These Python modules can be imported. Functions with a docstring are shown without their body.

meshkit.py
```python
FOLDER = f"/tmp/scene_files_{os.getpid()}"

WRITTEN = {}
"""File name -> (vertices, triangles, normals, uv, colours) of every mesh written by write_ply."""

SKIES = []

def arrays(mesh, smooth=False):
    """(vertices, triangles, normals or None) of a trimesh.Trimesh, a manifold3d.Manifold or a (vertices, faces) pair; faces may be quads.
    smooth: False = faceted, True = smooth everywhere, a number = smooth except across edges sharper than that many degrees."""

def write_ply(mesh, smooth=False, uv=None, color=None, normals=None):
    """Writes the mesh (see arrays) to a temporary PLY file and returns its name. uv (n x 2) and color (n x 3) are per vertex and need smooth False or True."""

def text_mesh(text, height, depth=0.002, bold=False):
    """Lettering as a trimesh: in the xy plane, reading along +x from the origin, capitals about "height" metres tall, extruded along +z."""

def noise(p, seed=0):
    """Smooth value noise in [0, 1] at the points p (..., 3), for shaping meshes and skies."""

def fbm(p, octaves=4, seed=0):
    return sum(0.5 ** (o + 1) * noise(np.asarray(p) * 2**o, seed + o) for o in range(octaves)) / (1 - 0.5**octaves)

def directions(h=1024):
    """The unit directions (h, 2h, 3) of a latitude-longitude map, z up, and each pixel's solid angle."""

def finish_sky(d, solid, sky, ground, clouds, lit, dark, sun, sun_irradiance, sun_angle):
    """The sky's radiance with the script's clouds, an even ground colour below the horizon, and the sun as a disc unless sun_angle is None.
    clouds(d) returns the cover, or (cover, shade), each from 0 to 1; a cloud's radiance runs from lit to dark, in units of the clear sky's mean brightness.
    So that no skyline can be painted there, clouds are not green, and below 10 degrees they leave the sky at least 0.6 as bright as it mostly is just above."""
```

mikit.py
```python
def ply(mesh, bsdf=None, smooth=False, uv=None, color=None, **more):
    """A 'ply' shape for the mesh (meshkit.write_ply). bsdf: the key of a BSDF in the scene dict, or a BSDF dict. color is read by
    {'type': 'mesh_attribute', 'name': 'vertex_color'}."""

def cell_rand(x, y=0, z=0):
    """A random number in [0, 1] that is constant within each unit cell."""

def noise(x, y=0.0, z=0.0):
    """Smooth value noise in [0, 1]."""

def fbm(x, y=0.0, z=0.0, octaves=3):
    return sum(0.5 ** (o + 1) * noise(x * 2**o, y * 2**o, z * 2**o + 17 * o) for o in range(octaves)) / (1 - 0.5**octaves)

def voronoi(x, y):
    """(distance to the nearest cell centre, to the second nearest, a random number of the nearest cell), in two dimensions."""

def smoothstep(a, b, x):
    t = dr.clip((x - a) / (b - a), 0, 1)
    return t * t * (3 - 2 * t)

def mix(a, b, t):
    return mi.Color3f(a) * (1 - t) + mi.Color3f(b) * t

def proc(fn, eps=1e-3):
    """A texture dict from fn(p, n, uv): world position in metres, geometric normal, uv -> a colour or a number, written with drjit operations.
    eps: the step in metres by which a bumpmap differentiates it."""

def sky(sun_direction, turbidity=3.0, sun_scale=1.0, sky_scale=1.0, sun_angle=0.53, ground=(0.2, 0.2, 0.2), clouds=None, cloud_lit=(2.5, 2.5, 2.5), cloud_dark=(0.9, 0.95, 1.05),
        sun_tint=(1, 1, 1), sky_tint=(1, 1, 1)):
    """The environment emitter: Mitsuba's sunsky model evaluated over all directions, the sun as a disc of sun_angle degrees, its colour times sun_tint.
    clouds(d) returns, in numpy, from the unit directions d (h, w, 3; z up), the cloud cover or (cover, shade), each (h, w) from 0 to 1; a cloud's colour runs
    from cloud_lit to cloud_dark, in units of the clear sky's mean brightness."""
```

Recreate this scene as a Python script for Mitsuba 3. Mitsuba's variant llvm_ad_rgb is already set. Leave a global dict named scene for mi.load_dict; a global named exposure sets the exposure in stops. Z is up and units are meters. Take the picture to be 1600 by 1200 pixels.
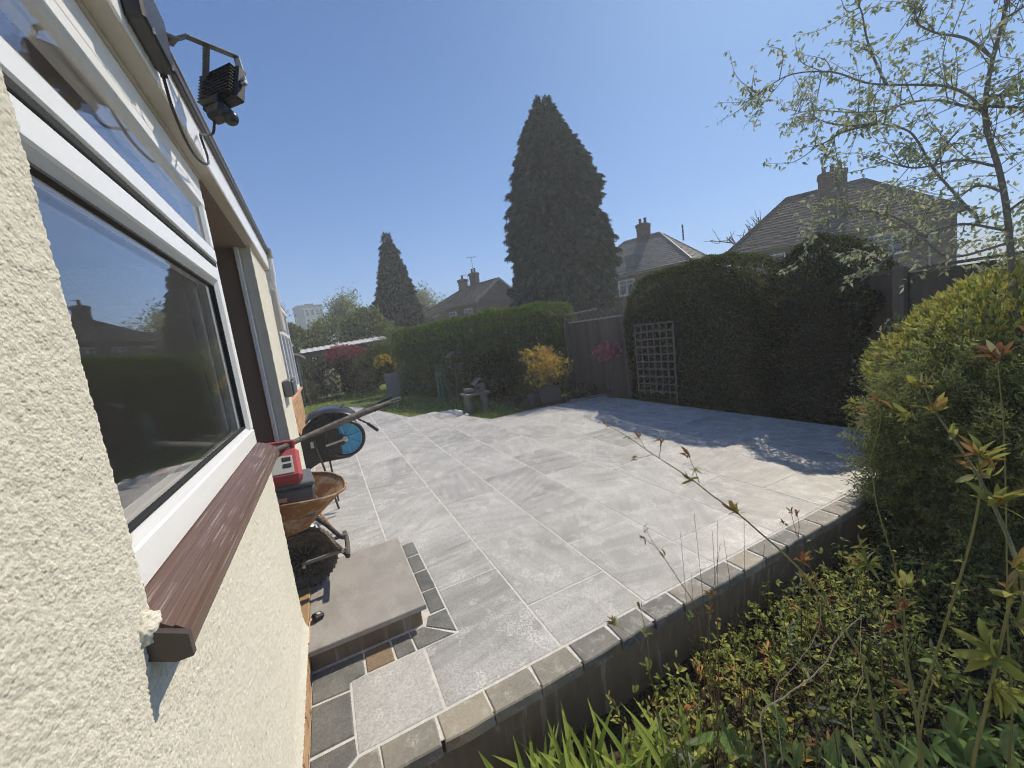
import math
import numpy as np
import trimesh
import drjit as dr
import mitsuba as mi
import mikit
import meshkit
from mikit import noise, fbm, voronoi, smoothstep, mix, cell_rand
from shapely.geometry import Polygon, box as sbox

T = mi.ScalarTransform4f
scene, labels = {}, {}

# ------------------------------------------------------------------ camera, sky, exposure
EYE = np.array([0.0, 0.0, 1.63])
FWD = np.array([0.4160, 0.9005, -0.1270])
UP = np.array([0.175, 0.059, 0.983])
scene['camera'] = {'type': 'perspective', 'fov': 104.45, 'fov_axis': 'x', 'near_clip': 0.02, 'far_clip': 4000.0,
                   'to_world': T().look_at(origin=EYE.tolist(), target=(EYE + FWD).tolist(), up=UP.tolist())}
SUN = [0.60, 0.272, 0.752]
scene['sky'] = mikit.sky(SUN, turbidity=3.0, sun_scale=0.90, sky_scale=0.88, sun_tint=(0.93, 1.0, 1.07), sky_tint=(0.80, 0.98, 1.22))
exposure = 1.85

# ------------------------------------------------------------------ keys and labels
used = {}


def key_for(base):
    n = used.get(base, 0)
    used[base] = n + 1
    return base if n == 0 else f'{base}_{n:03d}'


def thing(name, label, cat, group=None):
    k = key_for(name)
    labels[k] = {'label': label, 'category': cat}
    if group:
        labels[k]['group'] = group
    return k


PLAIN = {}


def pack(c):
    """a colour per piece, carried by its uv: whole part = red in thousandths, fraction = green; v = blue"""
    c = np.clip(c, 0.004, 0.99)
    return np.c_[np.round(c[:, 0] * 1000) + c[:, 1], c[:, 2]]


def unpack(p, n, uv):
    w = dr.floor(uv.x)
    return mi.Color3f(w * 0.001, uv.x - w, uv.y)


def ply(mesh, bsdf, smooth=False, **kw):
    """mikit.ply; a plain paint becomes a colour per vertex on one of a few shared materials"""
    if bsdf in PLAIN:
        c, bsdf = PLAIN[bsdf]
        if isinstance(mesh, trimesh.Trimesh) and smooth not in (False, True):
            mesh, smooth = trimesh.graph.smooth_shade(mesh, angle=math.radians(smooth), facet_minarea=None), True
        kw = {'uv': pack(np.tile(c, (len(mesh.vertices), 1)))}
    return mikit.ply(mesh, bsdf, smooth=smooth, **kw)


def part(parent, name, mesh, bsdf, smooth=False, stuff=False, label=None, **kw):
    k = key_for(f'{parent}__{name}')
    scene[k] = ply(mesh, bsdf, smooth, **kw)
    note(k, stuff, label)
    return k


def part_dict(parent, name, shape):
    k = key_for(f'{parent}__{name}')
    scene[k] = shape
    return k


def note(k, stuff, label):
    if stuff or label:
        labels[k] = {}
        if stuff:
            labels[k]['kind'] = 'stuff'
        if label:
            labels[k]['label'] = label


def struct(name, mesh, bsdf, label, smooth=False, **kw):
    k = key_for(name)
    if mesh is not None:
        scene[k] = ply(mesh, bsdf, smooth, **kw)
    labels[k] = {'label': label, 'category': name.replace('_', ' '), 'kind': 'structure'}
    return k


# ------------------------------------------------------------------ mesh helpers
def cat(ms):
    return trimesh.util.concatenate([m for m in ms if m is not None])


def bx(x0, x1, y0, y1, z0, z1):
    m = trimesh.creation.box((abs(x1 - x0), abs(y1 - y0), abs(z1 - z0)))
    m.apply_translation(((x0 + x1) / 2, (y0 + y1) / 2, (z0 + z1) / 2))
    return m


def rbx(x0, x1, y0, y1, z0, z1, r=0.004):
    """box with chamfered edges"""
    a, b = np.array([min(x0, x1), min(y0, y1), min(z0, z1)]), np.array([max(x0, x1), max(y0, y1), max(z0, z1)])
    r = min(r, (b - a).min() * 0.45)
    pts = []
    for sx in (0, 1):
        for sy in (0, 1):
            for sz in (0, 1):
                c = np.where([sx, sy, sz], b, a)
                s = np.where([sx, sy, sz], -1, 1) * r
                pts += [c + s * [0, 1, 1], c + s * [1, 0, 1], c + s * [1, 1, 0]]
    return trimesh.convex.convex_hull(np.array(pts))


def bar(p, q, w, h, up=(0, 0, 1), r=0.002):
    """box beam from p to q, w across, h along up"""
    p, q = np.array(p, float), np.array(q, float)
    d = q - p
    L = np.linalg.norm(d)
    d /= L
    s = np.cross(d, up)
    if np.linalg.norm(s) < 1e-6:
        s = np.cross(d, (1, 0, 0))
    s /= np.linalg.norm(s)
    u = np.cross(s, d)
    m = rbx(-w / 2, w / 2, 0, L, -h / 2, h / 2, r)
    M = np.eye(4)
    M[:3, 0], M[:3, 1], M[:3, 2], M[:3, 3] = s, d, u, p
    m.apply_transform(M)
    return m


def tube(P, R, sides=7, caps=True):
    P = np.asarray(P, float)
    n = len(P)
    R = np.full(n, R, float) if np.isscalar(R) else np.asarray(R, float)
    t = np.gradient(P, axis=0)
    t /= np.linalg.norm(t, axis=1, keepdims=True) + 1e-12
    u = np.cross(t[0], [0.31, 0.17, 0.93])
    if np.linalg.norm(u) < 1e-3:
        u = np.cross(t[0], [1, 0, 0])
    us = []
    for i in range(n):
        u = u - t[i] * (u @ t[i])
        u /= np.linalg.norm(u) + 1e-12
        us.append(u)
    us = np.array(us)
    w = np.cross(t, us)
    a = np.arange(sides) * 2 * np.pi / sides
    V = P[:, None] + R[:, None, None] * (np.cos(a)[None, :, None] * us[:, None] + np.sin(a)[None, :, None] * w[:, None])
    V = V.reshape(-1, 3)
    i, j = np.meshgrid(np.arange(n - 1), np.arange(sides), indexing='ij')
    a0, a1 = (i * sides + j).ravel(), (i * sides + (j + 1) % sides).ravel()
    F = np.vstack([np.stack([a0, a1, a1 + sides], 1), np.stack([a0, a1 + sides, a0 + sides], 1)])
    if caps:
        V = np.vstack([V, P[0], P[-1]])
        k = np.arange(sides)
        F = np.vstack([F, np.stack([np.full(sides, len(V) - 2), (k + 1) % sides, k], 1),
                       np.stack([np.full(sides, len(V) - 1), (n - 1) * sides + k, (n - 1) * sides + (k + 1) % sides], 1)])
    return trimesh.Trimesh(V, F, process=False)


def smoothline(P, n=24):
    """Catmull-Rom through the points"""
    P = np.asarray(P, float)
    if len(P) < 3:
        return P[0] + (P[-1] - P[0]) * np.linspace(0, 1, max(n // 4, 2))[:, None]
    Q = np.vstack([2 * P[0] - P[1], P, 2 * P[-1] - P[-2]])
    out = []
    per = max(2, n // (len(P) - 1))
    for i in range(len(P) - 1):
        a, b, c, d = Q[i:i + 4]
        s = np.linspace(0, 1, per, endpoint=False)[:, None]
        out.append(0.5 * (2 * b + (c - a) * s + (2 * a - 5 * b + 4 * c - d) * s**2 + (3 * b - a - 3 * c + d) * s**3))
    return np.vstack(out + [P[-1:]])


def revolve(profile, sides=24):
    """profile: (r, z) list, about z"""
    pr = np.array(profile, float)
    a = np.arange(sides) * 2 * np.pi / sides
    V = np.stack([pr[:, None, 0] * np.cos(a), pr[:, None, 0] * np.sin(a), np.repeat(pr[:, 1:2], sides, 1)], -1).reshape(-1, 3)
    n = len(pr)
    i, j = np.meshgrid(np.arange(n - 1), np.arange(sides), indexing='ij')
    a0, a1 = (i * sides + j).ravel(), (i * sides + (j + 1) % sides).ravel()
    F = np.vstack([np.stack([a0, a1, a1 + sides], 1), np.stack([a0, a1 + sides, a0 + sides], 1)])
    return trimesh.Trimesh(V, F, process=False)


def frame_to(o, x, y, z):
    M = np.eye(4)
    M[:3, 0], M[:3, 1], M[:3, 2], M[:3, 3] = x, y, z, o
    return M


def slab_mesh(poly, z0, z1, ch=0.003):
    """stone with chamfered top edge from a polygon (x, y list)"""
    p = np.array(poly, float)
    area = 0.5 * np.sum(p[:, 0] * np.roll(p[:, 1], -1) - p[:, 1] * np.roll(p[:, 0], -1))
    if area < 0:
        p = p[::-1]
    pg = Polygon(p)
    inn = pg.buffer(-ch, join_style=2)
    n = len(p)
    q = np.array(inn.exterior.coords)[:-1] if inn.geom_type == 'Polygon' and not inn.is_empty else p
    if len(q) == n:
        if 0.5 * np.sum(q[:, 0] * np.roll(q[:, 1], -1) - q[:, 1] * np.roll(q[:, 0], -1)) < 0:
            q = q[::-1]
        k = np.argmin([np.linalg.norm(np.roll(q, -s, 0) - p) for s in range(n)])
        q = np.roll(q, -k, 0)
    else:
        q = p
    V = np.vstack([np.c_[p, np.full(n, z0)], np.c_[p, np.full(n, z1 - ch)], np.c_[q, np.full(n, z1)]])
    F = []
    for i in range(n):
        j = (i + 1) % n
        for b in (0, n):
            F += [[b + i, b + j, b + n + j], [b + i, b + n + j, b + n + i]]
    tv, tf = trimesh.creation.triangulate_polygon(Polygon(q), engine='earcut')
    idx = [int(np.argmin(np.linalg.norm(q - v, axis=1))) for v in tv]
    for f in tf:
        a, b, c = (idx[i] for i in f)
        e, g = q[b] - q[a], q[c] - q[a]
        if e[0] * g[1] - e[1] * g[0] < 0:
            b, c = c, b
        F.append([2 * n + a, 2 * n + b, 2 * n + c])
    return trimesh.Trimesh(V, F, process=False)


def grid_mesh(xs, ys, zf):
    X, Y = np.meshgrid(xs, ys, indexing='ij')
    Z = zf(X, Y)
    nx, ny = X.shape
    V = np.stack([X, Y, Z], -1).reshape(-1, 3)
    i, j = np.meshgrid(np.arange(nx - 1), np.arange(ny - 1), indexing='ij')
    a = (i * ny + j).ravel()
    return trimesh.Trimesh(V, np.vstack([np.stack([a, a + ny, a + ny + 1], 1), np.stack([a, a + ny + 1, a + 1], 1)]), process=False)


def unit(v):
    v = np.asarray(v, float)
    return v / (np.linalg.norm(v, axis=-1, keepdims=True) + 1e-12)


def rand_dirs(rng, n):
    return unit(rng.normal(size=(n, 3)))


def leaves(P, D, N, L, W, col, fold=0.25, droop=0.0, tris=4):
    """many leaves: base P, direction D, facing N, length L, width W, per-leaf colour. Returns (mesh, colours)"""
    n = len(P)
    D = unit(D)
    S = unit(np.cross(D, N))
    N = np.cross(S, D)
    L = np.broadcast_to(np.asarray(L, float), (n,))[:, None]
    W = np.broadcast_to(np.asarray(W, float), (n,))[:, None]
    tip = P + D * L - N * (droop * L)
    if tris == 2:
        mid = P + D * L * 0.45
        V = np.stack([P, mid - S * W / 2, tip, mid + S * W / 2], 1)
        F = np.array([[0, 1, 2], [0, 2, 3]])
    else:
        mid = P + D * L * 0.45 + N * (droop * L * 0.1)
        V = np.stack([P, mid - S * W / 2 + N * W * fold, mid, mid + S * W / 2 + N * W * fold, tip], 1)
        F = np.array([[0, 1, 2], [0, 2, 3], [1, 4, 2], [2, 4, 3]])
    k = V.shape[1]
    F = (F[None] + (np.arange(n) * k)[:, None, None]).reshape(-1, 3)
    return trimesh.Trimesh(V.reshape(-1, 3), F, process=False), np.repeat(np.clip(col, 0.002, 1), k, 0)


def tint(rng, base, n, var=0.25, hue=0.12):
    """per-leaf colours about a base"""
    b = np.array(base, float)
    v = np.exp(rng.normal(0, var, (n, 1)))
    h = rng.normal(0, hue, (n, 1))
    return np.clip(b * v * np.concatenate([1 + h, 1 + 0.2 * h, 1 - h], 1), 0.003, 0.9)


def palette(rng, cols, n, p=None, var=0.2, hue=0.08):
    c = np.array(cols, float)[rng.choice(len(cols), n, p=p)]
    v = np.exp(rng.normal(0, var, (n, 1)))
    h = rng.normal(0, hue, (n, 1))
    return np.clip(c * v * np.concatenate([1 + h, 1 + 0.2 * h, 1 - h], 1), 0.003, 0.9)


def add_leaves(parent, name, mc, bsdf='leaf', stuff=True):
    return part(parent, name, mc[0], bsdf, uv=pack(mc[1]), stuff=stuff)


# ------------------------------------------------------------------ materials
def rgb(*c):
    return {'type': 'rgb', 'value': list(c)}


def plain(name, c, rough=0.5):
    """a paint of one colour: shared material by gloss, colour per vertex"""
    PLAIN[name] = (np.array(c, float), 'paint_gloss' if rough < 0.33 else 'paint_satin' if rough < 0.55 else 'paint_matte')


def textured(name, fn, rough=0.6, spec=0.5, bump=None, scale=1.0, eps=1e-3, metal=0.0):
    b = {'type': 'principled', 'base_color': mikit.proc(fn), 'roughness': rough, 'specular': spec, 'metallic': metal}
    if bump is not None:
        b = {'type': 'bumpmap', 'arbitrary': mikit.proc(bump, eps), 'scale': scale, 'bsdf': b}
    scene[name] = {'type': 'twosided', 'bsdf': b}


VC = mikit.proc(unpack)
scene['leaf'] = {'type': 'principledthin', 'base_color': VC, 'roughness': 0.5, 'diff_trans': 0.75, 'eta': 1.4, 'spec_trans': 0.0}
scene['leaf_gloss'] = {'type': 'principledthin', 'base_color': VC, 'roughness': 0.3, 'diff_trans': 0.6, 'eta': 1.5, 'spec_trans': 0.0}
scene['needle'] = {'type': 'principledthin', 'base_color': VC, 'roughness': 0.6, 'diff_trans': 0.35, 'eta': 1.35, 'spec_trans': 0.0}


def render_col(p, n, uv):
    m = fbm(p.x * 3, p.y * 3, p.z * 3, 3)
    g = noise(p.x * 90, p.y * 90, p.z * 90)
    c = mix((0.58, 0.555, 0.465), (0.66, 0.635, 0.545), m)
    return c * (0.93 + 0.12 * g)


def render_bump(p, n, uv):
    return 0.0015 * noise(p.x * 200, p.y * 200, p.z * 200) + 0.0010 * noise(p.x * 390, p.y * 390, p.z * 390)


textured('render_cream', render_col, rough=0.85, spec=0.3, bump=render_bump, eps=6e-4)


def slab_col(p, n, uv):
    a = uv.x * 31
    u, v = p.x + a, p.y + uv.y * 17
    rot = uv.y * 1.3 - 0.5
    s, t = u * dr.cos(rot) - v * dr.sin(rot), u * dr.sin(rot) + v * dr.cos(rot)
    streak = fbm(s * 2.6, t * 22, a, 3)
    mott = fbm(u * 4, v * 4, a, 3)
    grit = noise(p.x * 170, p.y * 170, 2)
    haze = smoothstep(0.42, 0.66, fbm(u * 1.7, v * 1.7, 5.0, 4)) * (0.35 + 0.65 * grit)
    scuff = smoothstep(0.56, 0.70, fbm(p.x * 3.0 + p.y * 9, p.y * 3.0 - p.x * 10, 9.0, 3))
    fr = uv.x - dr.floor(uv.x)
    c = mix((0.265, 0.263, 0.252), (0.46, 0.453, 0.435), dr.clip(0.2 + 0.52 * fr + 1.05 * (streak - 0.5) + 0.5 * (mott - 0.4), 0, 1))
    c = mix(c, (0.58, 0.575, 0.555), 0.42 * haze + 0.5 * scuff * grit)
    return c * (0.86 + 0.28 * grit)


def slab_bump(p, n, uv):
    return 0.0035 * noise((p.x + uv.x * 31) * 14, (p.y + uv.y * 17) * 14, uv.x) + 0.0012 * noise(p.x * 60, p.y * 60)


textured('slab_stone', slab_col, rough=0.44, spec=0.6, bump=slab_bump, eps=2e-3)


def coping_col(p, n, uv):
    a = uv.x * 31
    m = fbm(p.x * 7 + a, p.y * 7, p.z * 7, 4)
    g = noise(p.x * 150, p.y * 150, p.z * 150)
    c = mix((0.15, 0.15, 0.145), (0.33, 0.30, 0.24), dr.clip(uv.x - dr.floor(uv.x) + 0.7 * (m - 0.5), 0, 1))
    crust = smoothstep(0.5, 0.8, fbm(p.x * 22, p.y * 22, p.z * 22, 3)) * g
    c = mix(c, (0.48, 0.47, 0.44), 0.7 * crust)
    return c * (0.85 + 0.3 * g)


textured('coping_stone', coping_col, rough=0.7, spec=0.4, bump=slab_bump, eps=2e-3)


def sett_col(p, n, uv):
    m = fbm(p.x * 12 + uv.x * 31, p.y * 12, 0, 4)
    g = noise(p.x * 160, p.y * 160)
    c = mix((0.085, 0.09, 0.092), (0.22, 0.22, 0.20), dr.clip(0.8 * (uv.x - dr.floor(uv.x)) + 0.8 * (m - 0.5), 0, 1))
    c = mix(c, (0.27, 0.19, 0.12), smoothstep(0.86, 0.9, uv.y - dr.floor(uv.y)) * 0.8)
    return c * (0.8 + 0.4 * g)


textured('sett_stone', sett_col, rough=0.6, spec=0.45, bump=slab_bump, eps=2e-3)


def grout_col(p, n, uv):
    g = fbm(p.x * 40, p.y * 40, 0, 3)
    return mix((0.48, 0.48, 0.45), (0.68, 0.67, 0.64), g)


textured('grout', grout_col, rough=0.9, spec=0.2)


def stain_col(p, n, uv):
    d = fbm(p.x * 38, p.z * 3.0, p.y * 38, 3)
    m = fbm(p.x * 6, p.z * 6, 3.0, 3)
    c = mix((0.13, 0.105, 0.078), (0.29, 0.24, 0.175), dr.clip(0.55 * d + 0.6 * m - 0.1, 0, 1))
    return mix(c, (0.42, 0.40, 0.36), smoothstep(0.62, 0.75, d) * 0.45)


textured('wall_stained', stain_col, rough=0.85, spec=0.3)


def brick_col(p, n, uv):
    m = fbm(p.x * 30, p.y * 30, p.z * 30, 3)
    a = uv.x - dr.floor(uv.x)
    c = mix((0.30, 0.165, 0.095), (0.40, 0.27, 0.16), a)
    return c * (0.7 + 0.6 * m)


textured('brick', brick_col, rough=0.85, spec=0.3)


def far_brick(p, n, uv):
    h = dr.select(dr.abs(n.x) > dr.abs(n.y), p.y, p.x)
    row = dr.floor(p.z / 0.075)
    off = 0.1125 * (row - 2 * dr.floor(row / 2))
    fx = (h + off) / 0.225
    cr = cell_rand(dr.floor(fx), row)
    jx, jz = dr.abs(fx - dr.floor(fx) - 0.5), dr.abs(p.z / 0.075 - row - 0.5)
    mort = dr.select((jx > 0.478) | (jz > 0.43), 1.0, 0.0)
    c = mix((0.085, 0.048, 0.037), (0.15, 0.08, 0.06), cr)
    return mix(c, (0.20, 0.18, 0.16), mort * 0.6)


textured('far_brick', far_brick, rough=0.9, spec=0.2)


def tile_col(p, n, uv):
    m = fbm(p.x * 2.5, p.y * 2.5, p.z * 2.5, 3)
    g = noise(p.x * 14, p.y * 14, p.z * 14)
    return mix((0.05, 0.040, 0.034), (0.115, 0.092, 0.078), 0.5 * m + 0.5 * g)


textured('roof_tile', tile_col, rough=0.8, spec=0.2)


def slate_col(p, n, uv):
    m = fbm(p.x * 2.5, p.y * 2.5, p.z * 2.5, 3)
    g = noise(p.x * 12, p.y * 12, p.z * 12)
    return mix((0.10, 0.092, 0.088), (0.20, 0.187, 0.178), 0.5 * m + 0.5 * g)


textured('roof_slate', slate_col, rough=0.55, spec=0.5)


def woodgrain_col(p, n, uv):
    g = fbm(p.y * 3.5, p.x * 260, p.z * 260, 3)
    m = fbm(p.y * 11, p.x * 40, 3.0, 2)
    c = mix((0.075, 0.042, 0.029), (0.165, 0.098, 0.070), g)
    dust = smoothstep(0.56, 0.74, fbm(p.y * 5, p.x * 420, p.z * 200, 3)) * smoothstep(0.35, 0.65, m)
    return mix(c, (0.36, 0.32, 0.29), 0.5 * dust)


textured('woodgrain_brown', woodgrain_col, rough=0.38, spec=0.5)


def fence_col(p, n, uv):
    a = uv.x - dr.floor(uv.x)
    g = fbm(p.x * 40 + a * 9, p.y * 40, p.z * 2.5, 4)
    c = mix((0.085, 0.07, 0.057), (0.165, 0.145, 0.125), 0.45 * g + 0.55 * a)
    return c


textured('fence_wood', fence_col, rough=0.85, spec=0.2)


def bark_col(p, n, uv):
    g = fbm(p.x * 30, p.y * 30, p.z * 9, 3)
    return mix((0.065, 0.056, 0.047), (0.19, 0.165, 0.14), g)


textured('bark', bark_col, rough=0.9, spec=0.2)


def soil_col(p, n, uv):
    g = fbm(p.x * 22, p.y * 22, p.z * 22, 4)
    return mix((0.022, 0.017, 0.013), (0.075, 0.056, 0.042), g)


textured('soil', soil_col, rough=0.95, spec=0.15)


def lawn_col(p, n, uv):
    g = fbm(p.x * 1.2, p.y * 1.2, 0, 4)
    h = noise(p.x * 60, p.y * 60)
    return mix((0.085, 0.12, 0.03), (0.17, 0.21, 0.055), g) * (0.7 + 0.6 * h)


textured('lawn_green', lawn_col, rough=0.9, spec=0.2)


def rust_col(p, n, uv):
    m = fbm(p.x * 9, p.y * 9, p.z * 9, 4)
    g = fbm(p.x * 60, p.y * 60, p.z * 60, 3)
    c = mix((0.20, 0.085, 0.035), (0.36, 0.19, 0.09), m)
    dry = smoothstep(0.45, 0.62, 0.6 * m + 0.4 * g)
    return mix(c, (0.42, 0.35, 0.26), dry * 0.8)


textured('tray_rust', rust_col, rough=0.8, spec=0.3)


def dusty_black(p, n, uv):
    m = fbm(p.x * 12, p.y * 12, p.z * 12, 4)
    g = noise(p.x * 120, p.y * 120, p.z * 120)
    return mix((0.04, 0.039, 0.038), (0.15, 0.137, 0.12), smoothstep(0.3, 0.75, 0.7 * m + 0.3 * g))


textured('rubber_dusty', dusty_black, rough=0.7, spec=0.35)


def step_col(p, n, uv):
    m = fbm(p.x * 6, p.y * 6, 0, 4)
    g = noise(p.x * 190, p.y * 190, p.z * 190)
    c = mix((0.27, 0.255, 0.24), (0.40, 0.378, 0.35), m)
    c = mix(c, (0.46, 0.45, 0.43), 0.5 * smoothstep(0.5, 0.72, fbm(p.x * 9, p.y * 4, 3.0, 3)) * g)
    return c * (0.88 + 0.24 * g)


textured('step_stone', step_col, rough=0.6, spec=0.4, bump=slab_bump, eps=2e-3)

for nm, ro in (('paint_gloss', 0.25), ('paint_satin', 0.42), ('paint_matte', 0.75)):
    scene[nm] = {'type': 'twosided', 'bsdf': {'type': 'principled', 'base_color': VC, 'roughness': ro, 'specular': 0.5 if ro < 0.6 else 0.3}}
plain('upvc_white', (0.78, 0.79, 0.79), 0.28)
plain('upvc_bead', (0.62, 0.63, 0.63), 0.35)
plain('gasket', (0.025, 0.026, 0.028), 0.6)
plain('upvc_grey', (0.10, 0.10, 0.105), 0.4)
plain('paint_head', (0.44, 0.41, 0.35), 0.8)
plain('dark_trim', (0.06, 0.056, 0.052), 0.5)
plain('trim_edge', (0.33, 0.31, 0.28), 0.55)
plain('lath_wood', (0.145, 0.128, 0.105), 0.8)
plain('black_plastic', (0.02, 0.02, 0.022), 0.42)
plain('black_gloss', (0.025, 0.027, 0.03), 0.22)
plain('grey_plastic', (0.12, 0.13, 0.14), 0.45)
scene['steel'] = {'type': 'twosided', 'bsdf': {'type': 'principled', 'base_color': rgb(0.5, 0.5, 0.5), 'roughness': 0.35, 'metallic': 0.9}}
plain('blue_plastic', (0.09, 0.36, 0.58), 0.4)
plain('red_plastic', (0.42, 0.09, 0.10), 0.6)
plain('label_grey', (0.45, 0.45, 0.43), 0.6)
plain('sticker', (0.70, 0.42, 0.27), 0.6)
plain('plaster_pink', (0.30, 0.235, 0.205), 0.9)
plain('floor_boards', (0.26, 0.20, 0.15), 0.7)
plain('plaster_brown', (0.19, 0.145, 0.125), 0.9)
plain('wood_light', (0.36, 0.24, 0.13), 0.6)
plain('pot_grey', (0.09, 0.09, 0.088), 0.75)
plain('planter_grey', (0.21, 0.21, 0.205), 0.7)
plain('inner_twigs', (0.085, 0.075, 0.055), 0.9)
plain('cap_brown', (0.055, 0.040, 0.034), 0.5)
plain('stone_pale', (0.17, 0.165, 0.15), 0.8)
plain('rock_grey', (0.22, 0.215, 0.2), 0.8)
plain('teal_paint', (0.05, 0.10, 0.10), 0.6)
plain('cane_green', (0.06, 0.20, 0.14), 0.45)
plain('terracotta', (0.42, 0.24, 0.16), 0.8)
plain('cream_pipe', (0.60, 0.53, 0.44), 0.5)
plain('bark_grey', (0.21, 0.195, 0.175), 0.8)
plain('stem_green', (0.13, 0.135, 0.045), 0.5)
plain('stem_brown', (0.13, 0.085, 0.05), 0.6)
plain('twig_pale', (0.42, 0.36, 0.28), 0.8)
plain('tower_white', (0.55, 0.57, 0.60), 0.8)
plain('tower_blue', (0.22, 0.25, 0.30), 0.7)
plain('corrugated', (0.5, 0.49, 0.46), 0.6)
plain('lead', (0.16, 0.16, 0.17), 0.55)
scene['glass_pane'] = {'type': 'thindielectric', 'int_ior': 1.52}
scene['dark_glass'] = {'type': 'twosided', 'bsdf': {'type': 'principled', 'base_color': rgb(0.02, 0.022, 0.025), 'roughness': 0.06, 'specular': 0.6}}
scene['lamp_glass'] = {'type': 'twosided', 'bsdf': {'type': 'principled', 'base_color': rgb(0.25, 0.25, 0.22), 'roughness': 0.15, 'specular': 0.6}}

# ================================================================== the setting
struct('ground', grid_mesh(np.linspace(-500, 500, 7), np.linspace(-500, 500, 7), lambda X, Y: 0 * X - 0.62), 'lawn_green', 'dull green land reaching to the horizon')

PATIO = Polygon([(-0.155, 1.66), (5.42, 1.66), (5.36, 7.02), (3.62, 7.25), (2.78, 7.22), (2.22, 9.42), (1.60, 9.36), (0.72, 13.4), (-0.62, 13.6), (-0.62, 9.6), (-0.52, 9.45), (-0.52, 4.3), (-0.335, 4.05), (-0.335, 2.26), (-0.155, 2.26)])
lawn_poly = Polygon([(-60, 1.75), (5.6, 1.75), (5.6, 3), (70, 3), (70, 160), (-60, 160)]).difference(PATIO.buffer(-0.03))


def sheet(poly, z):
    ms = []
    for g in getattr(poly, 'geoms', [poly]):
        v, f = trimesh.creation.triangulate_polygon(g, engine='earcut')
        ms.append(trimesh.Trimesh(np.c_[v, np.full(len(v), z)], f, process=False))
    m = cat(ms)
    if m.face_normals[:, 2].mean() < 0:
        m.invert()
    return m


struct('lawn', sheet(lawn_poly, -0.055), 'lawn_green', 'mown green lawn behind the grey patio')

rng = np.random.default_rng(11)


def soil_z(X, Y):
    p = np.stack([X * 3, Y * 3, 0 * X], -1)
    q = np.stack([X * 22, Y * 22, 0 * X], -1)
    return -0.36 + 0.10 * (meshkit.fbm(p, 3, 5) - 0.5) + 0.035 * (meshkit.fbm(q, 3, 6) - 0.5)


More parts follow.
